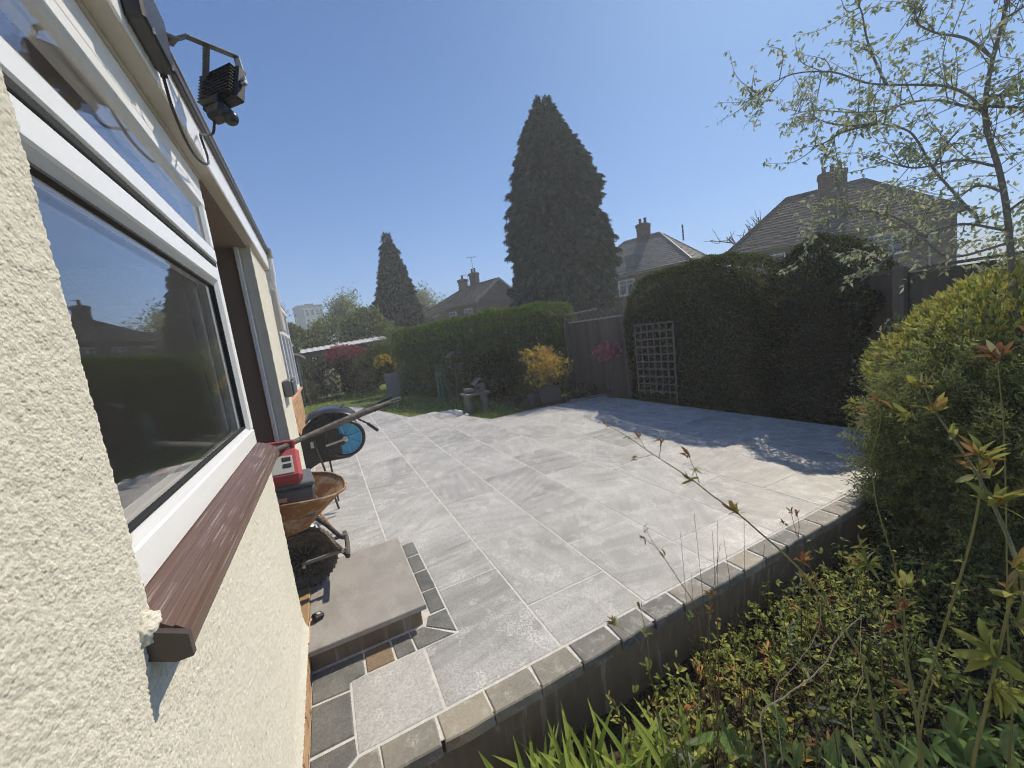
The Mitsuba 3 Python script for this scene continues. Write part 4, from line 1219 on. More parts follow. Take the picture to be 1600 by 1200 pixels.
def tree(name, label, base, h, trunk_h, seed, depth=3, kids=5, spread=0.9, up=0.06, nleaf=9000, leaf=0.16, cols=MIDG, blob=0.45, R=0.16, cat='tree', L=None):
    k = thing(name, label, cat)
    r = np.random.default_rng(seed)
    b = np.array(base, float)
    out, tips = [], []
    tr_ = np.array([b, b + [r.normal(0, .1), r.normal(0, .1), trunk_h * 0.5], b + [r.normal(0, .15), r.normal(0, .15), trunk_h]])
    part(k, 'trunk', tube(smoothline(tr_, 10), np.linspace(R * 1.25, R * 0.8, 11), 9), 'bark', smooth=True)
    L = L or (h - trunk_h) * 0.55
    for i in range(kids + 2):
        nd = unit([r.normal(0, spread), r.normal(0, spread), 1.0 if i else 2.5])
        o = tr_[1] + (tr_[2] - tr_[1]) * r.uniform(0.4, 1)
        grow(r, o, nd, L, R * 0.6, depth - 1, kids, spread, up, out, tips)
    part(k, 'branches', cat_(out), 'bark', smooth=True)
    if nleaf:
        tips = np.array(tips)
        idx = r.integers(0, len(tips), nleaf)
        P = tips[idx] + r.normal(0, blob, (nleaf, 3))
        N = rand_dirs(r, nleaf) + [0, 0, 0.6]
        tl = np.exp(meshkit.fbm(P * 0.6, 2, seed) - 0.5)[:, None]
        mc = leaves(P, rand_dirs(r, nleaf), N, leaf * r.uniform(0.6, 1.4, nleaf), leaf * 0.6, palette(r, cols, nleaf, var=0.2) * tl, tris=2)
        add_leaves(k, 'crown', mc)
    return k


def conifer(name, label, base, h, prof, n, seed, cols, spray=0.45, cat='conifer'):
    """columnar conifer: drooping sprays on the outside of a profile [(z fraction, radius)]"""
    k = thing(name, label, cat)
    r = np.random.default_rng(seed)
    b = np.array(base, float)
    pz, pr = np.array(prof).T
    zz = np.linspace(0, 1, 400)
    w = np.interp(zz, pz, pr) + 0.05
    z = r.choice(zz, n, p=w / w.sum()) + r.uniform(-0.002, 0.002, n)
    th = r.uniform(0, 2 * np.pi, n)
    q = np.stack([np.cos(th) * 1.3, np.sin(th) * 1.3, z * 7], -1)
    rr = np.interp(z, pz, pr) * (1 + 0.55 * (meshkit.fbm(q, 3, seed) - 0.5) + 0.42 * (meshkit.noise(q * 5, seed + 3) - 0.5)) * (0.78 + 0.24 * r.random(n) ** 0.5) * np.where(r.random(n) < 0.05, r.uniform(1.02, 1.14, n), 1.0)
    O = b + np.stack([rr * np.cos(th), rr * np.sin(th), z * h], -1)
    out = np.stack([np.cos(th), np.sin(th), 0 * th], -1)
    tip = np.clip((z - 0.93) / 0.07, 0, 1)[:, None]
    A = unit(out * 0.75 + [0, 0, -0.75] * (1 - 1.6 * tip) + rand_dirs(r, n) * 0.35)
    Ls = spray * r.uniform(0.5, 1.25, n) * (1 - 0.35 * tip[:, 0])
    side = unit(np.cross(A, rand_dirs(r, n)))
    nm = np.cross(side, A)
    bc = palette(r, cols, n, var=0.2)
    Ps, Ds, Ns, Ll, Cc = [O - A * 0.1], [A], [nm], [Ls], [bc]
    for sg, t, f in ((-1, 0.15, 0.6), (1, 0.15, 0.6), (-1, 0.45, 0.45), (1, 0.45, 0.45)):
        Ps.append(O + A * (Ls * t)[:, None])
        Ds.append(unit(A + side * sg * 0.65 + [0, 0, -0.25]))
        Ns.append(nm)
        Ll.append(Ls * f)
        Cc.append(bc * np.exp(r.normal(0, 0.1, (n, 1))))
    P, D, N, Lx, C = np.vstack(Ps), np.vstack(Ds), np.vstack(Ns), np.concatenate(Ll), np.vstack(Cc)
    mc = leaves(P, D, N, Lx, Lx * 0.30, C, tris=2)
    add_leaves(k, 'crown', mc, 'needle')
    zc = np.linspace(0.0, 0.985, 30)
    m = revolve([(max(0.02, np.interp(t, pz, pr) * 0.80 - 0.06), t * h) for t in zc] + [(0.0, 0.985 * h)], 30)
    a = np.arctan2(m.vertices[:, 1], m.vertices[:, 0])
    m.vertices[:, :2] *= (1 + 0.35 * (meshkit.fbm(np.stack([np.cos(a) * 1.3, np.sin(a) * 1.3, m.vertices[:, 2] * 7 / h], -1), 3, seed) - 0.5))[:, None]
    m.apply_translation(b)
    part(k, 'branch_core', m, 'inner_twigs', smooth=True)
    part(k, 'trunk', tube([b + [0, 0, -0.3], b + [0, 0, h * 0.5]], [0.2, 0.12], 9), 'bark', smooth=True)
    return k


CON = [(0.040, 0.056, 0.034), (0.054, 0.070, 0.042), (0.050, 0.060, 0.042)]
conifer('conifer', 'tall dark conifer towering behind the middle hedge', (13.85, 20.75, -0.4), 15.0,
        [(0, 2.4), (0.2, 2.5), (0.40, 2.58), (0.55, 2.44), (0.675, 2.18), (0.80, 1.60), (0.88, 1.02), (0.95, 0.55), (1.0, 0.12)], 21000, 61, CON, spray=0.62)
conifer('conifer', 'slim dark conifer in the distance left of the brick gable', (5.85, 31.3, -0.3), 10.4,
        [(0, 1.7), (0.25, 1.72), (0.45, 1.5), (0.6, 1.15), (0.75, 0.8), (0.9, 0.38), (1.0, 0.1)], 6500, 62, CON, spray=0.5)
SPRING = [(0.26, 0.30, 0.12), (0.32, 0.34, 0.16), (0.21, 0.25, 0.10)]
tree('birch', 'pale spring green loose tree beside the white tower', (3.6, 45.0, -0.6), 10.2, 3.0, 71, depth=4, kids=4, spread=0.6, nleaf=8000, leaf=0.22, cols=SPRING, blob=0.24, L=3.7)
tree('tree', 'spring green tree right of the slim distant conifer', (12.5, 48.2, -0.6), 9.8, 3.0, 72, depth=4, kids=4, spread=0.62, nleaf=11000, leaf=0.26, cols=SPRING, blob=0.28, L=3.7)
tree('tree', 'green tree crown behind the slate roofed house', (33.5, 36.0, -0.6), 11.8, 4.0, 73, depth=3, kids=6, spread=0.8, nleaf=9000, leaf=0.34, cols=[(0.15, 0.18, 0.055), (0.12, 0.15, 0.045)], blob=0.5, L=4.2)
tree('bare_tree', 'leafless tree behind the left end of the tiled roof', (41.0, 24.2, -0.6), 13.0, 6.0, 74, depth=4, kids=4, spread=0.7, nleaf=0, R=0.34, cat='tree', L=3.9, up=0.10)
tree('bare_tree', 'small leafless tree behind the flue pipe', (-2.3, 24.0, -0.6), 6.4, 2.5, 75, depth=4, kids=4, spread=0.5, nleaf=160, leaf=0.14, cols=SPRING, R=0.09, cat='tree', L=1.9)
for i, (x, y, rx, rz, lab, cols, sd) in enumerate([
        (-1.3, 30.0, 2.2, 2.1, 'dull green rounded tree at the left end beneath the white tower', [(0.119, 0.145, 0.051), (0.153, 0.178, 0.068)], 81),
        (1.2, 33.0, 2.4, 2.3, 'olive green tree at the foot of the birch', [(0.153, 0.187, 0.060), (0.204, 0.221, 0.076)], 82),
        (3.4, 29.0, 2.1, 2.4, 'mid green tree against the slim conifer', [(0.170, 0.212, 0.068), (0.136, 0.170, 0.060)], 83),
        (8.6, 36.0, 2.4, 2.0, 'dark reddish tree at the left of the brick gable house', [(0.07, 0.05, 0.04), (0.06, 0.06, 0.035)], 84)]):
    bush('garden_tree', lab, (x, y, rz - 0.2), (rx, 1.8, rz), 6500, 0.26, cols, sd, cat='tree', lump=0.5, base=-0.5, stems=10, shell=0.6)

# leafy cherry tree on the right: limbs laid out one by one
ck = thing('cherry_tree', 'slender spring tree with small pale leaves leaning over the right of the garden', 'tree')
TR = [[4.25, 0.90, -0.4], [4.201, 0.919, 0.652], [4.193, 0.955, 1.178], [4.185, 0.989, 1.689], [4.178, 1.015, 2.023], [4.17, 1.05, 2.276], [4.157, 1.1, 2.535], [4.156, 1.105, 2.733], [4.211, 1.092, 2.963], [4.269, 1.067, 3.182], [4.324, 1.053, 3.441], [4.36, 1.04, 3.9]]
LIMBS = [
    [[4.157, 1.101, 2.614], [4.041, 1.146, 2.742], [3.965, 1.226, 2.836], [3.882, 1.321, 2.891], [3.73, 1.444, 2.943], [3.642, 1.529, 2.996], [3.529, 1.66, 3.124], [3.388, 1.829, 3.193], [3.268, 1.94, 3.155], [3.161, 2.018, 3.089]],
    [[3.73, 1.444, 2.943], [3.711, 1.493, 3.117], [3.696, 1.53, 3.279], [3.687, 1.551, 3.45], [3.678, 1.571, 3.522]],
    [[4.155, 1.106, 2.648], [4.225, 1.228, 2.748], [4.238, 1.358, 2.857], [4.238, 1.512, 2.924], [4.196, 1.626, 2.926], [4.118, 1.815, 3.002], [4.015, 2.033, 3.12], [3.944, 2.167, 3.143]],
    [[4.15, 1.125, 1.955], [4.07, 1.224, 2.176], [3.993, 1.301, 2.362], [3.924, 1.351, 2.547], [3.856, 1.393, 2.644], [3.758, 1.51, 2.73], [3.66, 1.614, 2.761], [3.555, 1.721, 2.83], [3.471, 1.779, 2.904]],
    [[3.758, 1.51, 2.73], [3.645, 1.647, 2.737], [3.599, 1.746, 2.705], [3.521, 1.791, 2.684]],
    [[3.993, 1.301, 2.362], [4.109, 1.268, 2.51], [4.221, 1.241, 2.61]],
    [[4.156, 1.105, 2.733], [4.284, 1.005, 2.708], [4.408, 0.904, 2.69]],
    [[4.157, 1.102, 2.673], [4.095, 0.934, 2.566], [4.021, 0.8, 2.497]],
    [[4.181, 1.005, 1.857], [4.031, 1.18, 1.951], [3.881, 1.321, 1.907], [3.732, 1.438, 1.808], [3.582, 1.544, 1.657]],
    [[4.181, 1.004, 1.775], [3.919, 1.206, 1.748], [3.766, 1.347, 2.001], [3.65, 1.509, 2.138], [3.534, 1.648, 2.137], [3.415, 1.778, 2.038]],
    [[4.17, 1.05, 2.276], [4.03, 1.183, 2.364], [3.871, 1.35, 2.376], [3.723, 1.463, 2.466]],
    [[4.211, 1.092, 2.963], [4.132, 1.19, 3.128], [4.042, 1.312, 3.233], [3.967, 1.381, 3.345], [3.976, 1.352, 3.481]],
    [[4.269, 1.067, 3.182], [4.287, 0.989, 3.204], [4.32, 0.85, 3.26]],
    [[4.18, 1.007, 1.98], [4.205, 0.898, 2.061], [4.23, 0.75, 2.1]],
    [[4.177, 1.022, 2.105], [4.246, 1.154, 2.197], [4.309, 1.296, 2.163], [4.26, 1.45, 2.123]]]
r = np.random.default_rng(91)
tl = smoothline(TR, 44)
part(ck, 'trunk', tube(tl, np.linspace(0.021, 0.008, len(tl)), 9), 'bark_grey', smooth=True)
lp, tw = [], []
for Lm in LIMBS:
    c = smoothline(np.array(Lm), 36)
    part(ck, 'limb', tube(c, np.linspace(0.009, 0.003, len(c)), 7), 'bark_grey', smooth=True)
    ln = np.linalg.norm(np.diff(c, axis=0), axis=1).sum()
    for i in range(int(ln * 16) + 3):
        t = r.uniform(0.15, 1.0)
        o = c[int(t * (len(c) - 1))]
        d = unit(c[-1] - c[0])
        nd = unit(d * 0.5 + rand_dirs(r, 1)[0] * 0.8 + [0, 0, 0.12])
        e = o + nd * r.uniform(0.12, 0.42)
        md = (o + e) / 2 + r.normal(0, 0.03, 3)
        tc = smoothline([o, md, e], 8)
        tw.append(tube(tc, np.linspace(0.0035, 0.0012, len(tc)), 4, False))
        for q in tc[2:]:
            for s in range(r.integers(2, 5)):
                lp.append(q + r.normal(0, 0.014, 3))
for q in tl[18:]:
    for i in range(3):
        e = q + unit(r.normal(0, 1, 3)) * r.uniform(0.1, 0.4)
        tw.append(tube([q, (q + e) / 2 + r.normal(0, .02, 3), e], [0.003, 0.002, 0.001], 4, False))
        for s in np.linspace(0.4, 1, 4):
            lp.append(q + (e - q) * s + r.normal(0, 0.015, 3))
# denser lower crown towards the frame edge
for c_, rr_, nn_ in (((4.28, 0.92, 1.85), (0.22, 0.35, 0.24), 620), ((4.30, 0.86, 1.62), (0.24, 0.34, 0.16), 420), ((4.2, 0.85, 2.75), (0.3, 0.3, 0.5), 260)):
    for q in np.array(c_) + r.normal(0, 0.5, (nn_, 3)) * rr_:
        lp.append(q)
part(ck, 'twigs', cat_(tw), 'bark_grey', stuff=True, smooth=True)
lp = np.array(lp)
order = np.argsort(np.linalg.norm(lp - EYE, axis=1))
CH = [(0.38, 0.43, 0.25), (0.45, 0.48, 0.31), (0.32, 0.37, 0.20), (0.46, 0.45, 0.33)]
variants = []
for i in range(6):
    mc = leaves(np.zeros((1, 3)), np.array([[1, 0, 0.0]]), np.array([[0, 0, 1.0]]), 0.042, 0.019, np.array([CH[i % 4]]) * r.uniform(0.85, 1.15), tris=4, droop=0.1)
    variants.append(mikit.ply(mc[0], 'leaf', uv=pack(mc[1])))


def place_leaf(o, d, n, s):
    x = unit(d)
    y = unit(np.cross(n, x))
    z = np.cross(x, y)
    return T(frame_to(o, x * s, y * s, z * s).tolist())


def hang(r, n):
    return unit(rand_dirs(r, n) * 0.8 + [-0.25, 0.15, -0.45])


for i in order[:290]:
    part_dict(ck, 'leaf', {**variants[r.integers(6)], 'to_world': place_leaf(lp[i], hang(r, 1)[0], rand_dirs(r, 1)[0] + [0, 0, 0.8], r.uniform(0.7, 1.3))})
rest = lp[order[290:]]
n = len(rest)
mc = leaves(rest, hang(r, n), rand_dirs(r, n) + [0, 0, 0.8], 0.042 * r.uniform(0.6, 1.35, n), 0.019, palette(r, CH, n, var=0.15), tris=4, droop=0.1)
add_leaves(ck, 'leaves', mc)

# ================================================================== houses
def roof_face(a, b, c, d, courses, tw, seed, thick=0.05):
    """courses of tiles on the plane a-b (eave, left to right), d-c (top edge)"""
    r = np.random.default_rng(seed)
    a, b, c, d = (np.array(v, float) for v in (a, b, c, d))
    nm = unit(np.cross(b - a, d - a))
    if nm[2] < 0:
        nm = -nm
    V, F = [], []
    for k in range(courses):
        t0, t1 = k / courses, min(1, (k + 1.12) / courses)
        l0, r0, l1, r1 = a + (d - a) * t0, b + (c - b) * t0, a + (d - a) * t1, b + (c - b) * t1
        n = max(1, int(np.linalg.norm(r0 - l0) / tw))
        for i in range(n):
            s0, s1 = i / n + 0.02 / n, (i + 1) / n - 0.02 / n
            h = thick * (1 + r.normal(0, 0.13))
            p = [l0 + (r0 - l0) * s0, l0 + (r0 - l0) * s1, l1 + (r1 - l1) * s1, l1 + (r1 - l1) * s0]
            q = [p[0] + nm * h, p[1] + nm * h, p[2] + nm * 0.004, p[3] + nm * 0.004]
            o = len(V)
            V += [p[0], p[1]] + q
            F += [[o, o + 1, o + 3], [o, o + 3, o + 2], [o + 2, o + 3, o + 4], [o + 2, o + 4, o + 5]]
    return trimesh.Trimesh(V, F, process=False)


def quad_plane(*p):
    p = np.array(p, float)
    return trimesh.Trimesh(p, [[0, 1, 2], [0, 2, 3]] if len(p) == 4 else [[0, 1, 2]], process=False)


def wall_window(parent, o, d, nrm, s, z0, w, h, lights=2):
    """window in a wall plane through o, at s metres along d; nrm points outwards"""
    o, d, nrm = np.array([*o, 0.0]), np.array([*d, 0.0]), np.array([*nrm, 0.0])
    M = frame_to(o + d * s + [0, 0, z0], d, nrm, (0, 0, 1))
    fr = [rbx(0, w, -0.02, 0.05, 0, 0.07, 0.005), rbx(0, w, -0.02, 0.05, h - 0.07, h, 0.005)]
    for i in range(lights + 1):
        x = (w - 0.07) * i / lights
        fr.append(rbx(x, x + 0.07, -0.02, 0.048, 0.07, h - 0.07, 0.005))
    fr.append(rbx(0.07, w - 0.07, -0.02, 0.045, h * 0.68, h * 0.68 + 0.05, 0.004))
    m = cat(fr)
    m.apply_transform(M)
    k = key_for(f'{parent}__window')
    scene[k] = ply(m, 'upvc_white')
    for i in range(lights):
        x = (w - 0.07) * i / lights
        g = quad_plane((x + 0.07, 0.012, 0.07), (x + (w - 0.07) / lights, 0.012, 0.07), (x + (w - 0.07) / lights, 0.012, h - 0.07), (x + 0.07, 0.012, h - 0.07))
        g.apply_transform(M)
        part(k, 'pane', g, 'dark_glass')
    sl = rbx(-0.06, w + 0.06, -0.02, 0.10, -0.06, -0.004, 0.006)
    sl.apply_transform(M)
    part(k, 'sill', sl, 'upvc_white')


def chimney(parent, c, w, d, z0, z1, rot, pots=2, bsdf='far_brick'):
    R_ = trimesh.transformations.rotation_matrix(rot, (0, 0, 1))
    ms = cat([rbx(-w / 2, w / 2, -d / 2, d / 2, z0, z1 - 0.25, 0.01), rbx(-w / 2 - 0.05, w / 2 + 0.05, -d / 2 - 0.05, d / 2 + 0.05, z1 - 0.25, z1, 0.01), rbx(-w / 2 + 0.04, w / 2 - 0.04, -d / 2 + 0.04, d / 2 - 0.04, z1, z1 + 0.06, 0.02)])
    ms.apply_transform(R_)
    ms.apply_translation((c[0], c[1], 0))
    k = key_for(f'{parent}__chimney')
    scene[k] = ply(ms, bsdf)
    for i in range(pots):
        p = revolve([(0.10, 0), (0.13, 0.03), (0.12, 0.06), (0.10, 0.35), (0.13, 0.38), (0.13, 0.42), (0.08, 0.42), (0.08, 0.1)], 14)
        p.apply_translation(((i - (pots - 1) / 2) * 0.42, 0, z1 + 0.06))
        p.apply_transform(R_)
        p.apply_translation((c[0], c[1], 0))
        part(k, 'pot', p, 'terracotta' if bsdf == 'brick' else 'far_brick', smooth=40)
    return k


def hip_house(name, label, A, B, depth, eave, ridge, tile, courses, seed, hipL=True, hipR=True, over=0.35, z0=-0.6):
    """A, B: ends of the facing eave (plan), depth goes to the left of A->B turned away from the viewer"""
    k = thing(name, label, 'house')
    A, B = np.array(A, float), np.array(B, float)
    L = np.linalg.norm(B - A)
    d = (B - A) / L
    n = np.array([-d[1], d[0]])
    if n @ (A + B) < 0:
        n = -n                                        # away from the viewer
    w = lambda s, t, z: np.array([*(A + d * s + n * t), z])
    o = over
    pts = [w(o, o, 0), w(L - o, o, 0), w(L - o, depth - o, 0), w(o, depth - o, 0)]
    V = np.vstack([np.array(pts) + [0, 0, z0], np.array(pts) + [0, 0, eave]])
    F = []
    for i in range(4):
        j = (i + 1) % 4
        F += [[i, j, 4 + j], [i, 4 + j, 4 + i]]
    wall = trimesh.Trimesh(V, F, process=False)
    h = depth / 2
    r0, r1 = (h if hipL else 0), (L - h if hipR else L)
    if not hipR:
        g = [w(L - o, o, eave), w(L - o, depth - o, eave), w(L - o, h, ridge - 0.12)]
        wall = cat([wall, quad_plane(*g)])
    if not hipL:
        wall = cat([wall, quad_plane(w(o, o, eave), w(o, depth - o, eave), w(o, h, ridge - 0.12))])
    part(k, 'wall', wall, 'far_brick')
    rk = key_for(f'{k}__roof')
    faces = [roof_face(w(0, 0, eave), w(L, 0, eave), w(r1, h, ridge), w(r0, h, ridge), courses, 0.30, seed)]
    faces.append(roof_face(w(L, depth, eave), w(0, depth, eave), w(r0, h, ridge), w(r1, h, ridge), courses, 0.6, seed + 1))
    if hipR:
        faces.append(roof_face(w(L, 0, eave), w(L, depth, eave), w(r1, h + 0.01, ridge), w(r1, h - 0.01, ridge), courses, 0.3, seed + 2))
    if hipL:
        faces.append(roof_face(w(0, depth, eave), w(0, 0, eave), w(r0, h - 0.01, ridge), w(r0, h + 0.01, ridge), courses, 0.3, seed + 3))
    scene[rk] = ply(cat(faces), tile)
    labels[rk] = {'kind': 'stuff'}
    rid = [tube([w(r0, h, ridge + 0.02), w(r1, h, ridge + 0.02)], 0.10, 8)]
    for flag, s, r_ in ((hipL, 0, r0), (hipR, L, r1)):
        if flag:
            rid += [tube([w(s, 0, eave + 0.04), w(r_, h, ridge + 0.02)], 0.09, 8), tube([w(s, depth, eave + 0.04), w(r_, h, ridge + 0.02)], 0.09, 8)]
    part(rk, 'ridge_tiles', cat(rid), tile, stuff=True)
    if not hipR:
        part(rk, 'bargeboard', cat([bar(w(L + 0.02, 0, eave), w(L + 0.02, h, ridge), 0.05, 0.2), bar(w(L + 0.02, depth, eave), w(L + 0.02, h, ridge), 0.05, 0.2)]), 'trim_edge')
    part(k, 'gutter', bar(w(0, -0.05, eave - 0.02), w(L, -0.05, eave - 0.02), 0.11, 0.09), 'dark_trim')
    part(k, 'soffit', cat([bar(w(0, o / 2, eave - 0.08), w(L, o / 2, eave - 0.08), o, 0.05)]), 'paint_head')
    return k, w, d, n, L


hk, w, d, n, L = hip_house('brick_house', 'brick house with brown tiled hip roof behind the leafy tree', (27.0, 19.6), (32.9, 9.3), 7.6, 5.0, 8.55, 'roof_tile', 17, 101)
o2 = w(0, 0.35, 0)[:2]
wall_window(hk, o2, d, -n, 7.55, 3.25, 2.0, 1.25, 3)
wall_window(hk, o2, d, -n, 5.3, 3.25, 1.1, 1.25, 2)
wall_window(hk, o2, d, -n, 1.6, 3.25, 2.0, 1.25, 3)
chimney(hk, w(6.3, 2.2, 0)[:2], 1.45, 0.85, 5.5, 9.15, math.atan2(d[1], d[0]), 3)
part(hk, 'downpipe', tube([w(10.4, 0.25, 4.95), w(10.4, 0.25, -0.4)], 0.05, 8), 'trim_edge')
part(hk, 'flue_box', rbx(-0.3, 0.3, -0.1, 0.1, 0, 0.2, 0.01).apply_transform(frame_to(w(9.0, 0.28, 2.7), (*d, 0), (*n, 0), (0, 0, 1))), 'trim_edge')
hk2, w, d, n, L = hip_house('brick_house', 'slate roofed house between the tall conifer and the trellis hedge', (20.9, 29.8), (24.69, 20.36), 7.0, 5.0, 8.1, 'roof_slate', 18, 111)
o2 = w(0, 0.35, 0)[:2]
wall_window(hk2, o2, d, -n, 4.2, 3.4, 1.4, 1.2, 2)
wall_window(hk2, o2, d, -n, 1.2, 3.4, 1.4, 1.2, 2)
chimney(hk2, w(5.4, 3.3, 0)[:2], 0.9, 0.75, 6.5, 9.1, math.atan2(d[1], d[0]), 2)
chimney(hk2, w(5.3, 0.9, 0)[:2], 0.9, 0.6, 5.0, 6.5, math.atan2(d[1], d[0]), 0, 'lead')
part(hk2, 'vent_pipe', tube([w(8.6, 3.2, 7.0), w(8.6, 3.2, 8.2)], 0.06, 8), 'dark_trim')
hk3, w, d, n, L = hip_house('brick_house', 'brown brick house with a gable and two chimneys in the distance', (10.9, 43.8), (13.8, 35.4), 6.7, 5.0, 7.1, 'roof_tile', 15, 121, hipR=False)
o2 = w(0, 0.35, 0)[:2]
for s in (1.2, 4.0, 6.6):
    wall_window(hk3, o2, d, -n, s, 3.3, 1.2, 1.2, 2)
chimney(hk3, w(3.2, 3.35, 0)[:2], 0.8, 0.7, 6.2, 8.0, math.atan2(d[1], d[0]), 1)
chimney(hk3, w(5.2, 3.35, 0)[:2], 0.8, 0.7, 6.2, 8.3, math.atan2(d[1], d[0]), 2)
for hh_, pp_ in ((hk3, w(4.2, 3.35, 7.1)), (hk3, w(5.2, 3.35, 8.7))):
    part(hh_, 'aerial', cat([tube([pp_, pp_ + [0, 0, 1.3]], 0.025, 6), tube([pp_ + [-0.5, 0.2, 1.25], pp_ + [0.5, -0.2, 1.25]], 0.018, 6)] + [tube([pp_ + [-0.4 + 0.2 * i - 0.1, 0.16 - 0.08 * i - 0.25, 1.25], pp_ + [-0.4 + 0.2 * i + 0.1, 0.16 - 0.08 * i + 0.25, 1.25]], 0.012, 5) for i in range(5)]), 'dark_trim')
part(hk3, 'lean_to_roof', roof_face(w(L, 1.6, 4.6), w(L, 6.0, 4.6), w(L - 0.02, 6.0, 5.2), w(L - 0.02, 1.6, 5.2), 3, 0.3, 5), 'roof_tile', stuff=True)

tb = thing('tower_block', 'white tower block on the horizon above the trees', 'tower block')
TM = np.diag([0.40, 0.40, 0.40, 1]) @ frame_to((-1.0, 300, 0), unit((1, 0.25, 0)), unit((-0.25, 1, 0)), (0, 0, 1))
part(tb, 'wall', cat([bx(-8, 7.5, 0, 14, -0.6, 39.0)]).apply_transform(TM), 'tower_white')
part(tb, 'parapet', bx(-8.3, 7.8, -0.3, 14.3, 38.6, 40.3).apply_transform(TM), 'tower_blue')
part(tb, 'plant_room', bx(-2, 3, 4, 10, 40.3, 41.6).apply_transform(TM), 'tower_blue')
part(tb, 'panel', bx(-8.1, -4.6, -0.12, 13.5, -0.6, 38.5).apply_transform(TM), 'tower_blue')
for fl_ in range(6):
    for cx0 in (-3.4, -0.2, 3.0, 5.4):
        part(tb, 'window', bx(cx0, cx0 + 1.6, -0.16, 0.05, 2.0 + 6.3 * fl_, 5.6 + 6.3 * fl_).apply_transform(TM), 'dark_glass')

sk = thing('garden_shed', 'dark teal garden shed at the far left of the lawn', 'shed')
for i in range(9):
    part(sk, 'board', rbx(-3.4, -0.86, 16.49 - (0.004 if i % 2 else 0), 16.53, 0.0 + i * 0.215, 0.212 + i * 0.215, 0.004), 'teal_paint')
for i in range(9):
    part(sk, 'board', rbx(-0.90, -0.86 + (0.004 if i % 2 else 0), 16.56, 18.6, 0.0 + i * 0.215, 0.212 + i * 0.215, 0.004), 'teal_paint')
part(sk, 'corner_post', rbx(-0.93, -0.845, 16.47, 16.555, -0.1, 1.94, 0.005), 'teal_paint')
part(sk, 'door_edge', bar((-1.02, 16.47, 0.05), (-1.02, 16.47, 1.88), 0.03, 0.02), 'label_grey')
part(sk, 'roof', quad_plane((-0.70, 16.3, 1.95), (-0.70, 18.8, 1.95), (-3.6, 18.8, 2.35), (-3.6, 16.3, 2.35)), 'lead')
ob = thing('outbuilding', 'low outbuilding with pale corrugated roof behind the shrubs', 'outbuilding')
nx = 60
xs = np.linspace(-0.9, 3.2, nx)
cr = grid_mesh(xs, np.array([21.0, 22.8]), lambda X, Y: 1.98 + 0.022 * np.sin((X + 0.9) * 2 * np.pi / 0.14 * 0.5) + (Y - 21.0) * 0.12 + (X + 0.9) * 0.05)
part(ob, 'roof', cr, 'corrugated', smooth=True)
part(ob, 'wall', bx(-0.8, 3.1, 21.1, 22.7, -0.1, 1.92), 'fence_wood')
part(ob, 'bargeboard', bar((-0.95, 20.97, 1.93), (3.2, 20.97, 2.13), 0.04, 0.10), 'fence_wood')
bf = thing('back_fence', 'dark panel fence across the far end of the garden', 'fence')
part(bf, 'panel', cat([bx(-9, -4, 24.0, 24.05, -0.1, 1.9), bx(-3.98, 0.5, 24.01, 24.06, -0.1, 1.88), bx(0.52, 5.0, 24.0, 24.05, -0.1, 1.9), bx(5.02, 9.6, 24.01, 24.06, -0.1, 1.88)]), 'fence_wood', stuff=True)
dt = thing('dead_branch', 'leaning bare branch against the dark teal shed', 'branch')
part(dt, 'limb', tube(smoothline([(-1.15, 16.1, 1.80), (-0.85, 16.2, 1.90), (-0.62, 16.3, 1.78), (-0.55, 16.3, 1.70)], 12), 0.035, 7), 'twig_pale', smooth=True)
part(dt, 'prop', tube([(-0.80, 16.3, 1.86), (-0.66, 16.35, 0.0)], 0.025, 7), 'bark')

# ================================================================== small garden things
pk2 = thing('planter_box', 'large square grey planter at the edge of the shaded lawn', 'planter')
PM = frame_to((2.36, 14.75, -0.05), unit((0.96, -0.28, 0)), unit((0.28, 0.96, 0)), (0, 0, 1))
part(pk2, 'box', cat([rbx(-0.44, 0.44, -0.32, -0.28, 0, 0.83, 0.008), rbx(-0.44, -0.40, -0.28, 0.34, 0, 0.83, 0.008), rbx(0.40, 0.44, -0.28, 0.34, 0, 0.83, 0.008), rbx(-0.40, 0.40, 0.30, 0.34, 0, 0.83, 0.008)]).apply_transform(PM), 'planter_grey')
part(pk2, 'soil', bx(-0.40, 0.40, -0.28, 0.30, 0.0, 0.76).apply_transform(PM), 'soil')
pp = thing('square_pot', 'square grey pot holding the orange and yellow shrub', 'plant pot')
PM = frame_to((4.42, 7.64, 0.0), unit((0.9, -0.4, 0)), unit((0.4, 0.9, 0)), (0, 0, 1))
part(pp, 'pot', cat([rbx(-0.22, 0.22, -0.22, -0.19, 0.0, 0.37, 0.008), rbx(-0.22, -0.19, -0.19, 0.22, 0.0, 0.37, 0.008), rbx(0.19, 0.22, -0.19, 0.22, 0, 0.37, 0.008), rbx(-0.19, 0.19, 0.19, 0.22, 0, 0.37, 0.008)]).apply_transform(PM), 'pot_grey')
part(pp, 'rim', cat([rbx(-0.245, 0.245, -0.245, -0.20, 0.33, 0.385, 0.008), rbx(-0.245, -0.2, -0.2, 0.245, 0.33, 0.385, 0.008), rbx(0.2, 0.245, -0.2, 0.245, 0.33, 0.385, 0.008)]).apply_transform(PM), 'pot_grey')
part(pp, 'soil', bx(-0.19, 0.19, -0.19, 0.19, 0.0, 0.33).apply_transform(PM), 'soil')
bp = thing('blue_pot', 'small dark pot on the ground left of the grey pot', 'plant pot')
part(bp, 'pot', revolve([(0.0, 0.0), (0.09, 0.0), (0.13, 0.18), (0.145, 0.2), (0.135, 0.22), (0.115, 0.2), (0.0, 0.19)], 20).apply_translation((4.08, 7.82, -0.02)), 'grey_plastic', smooth=35)
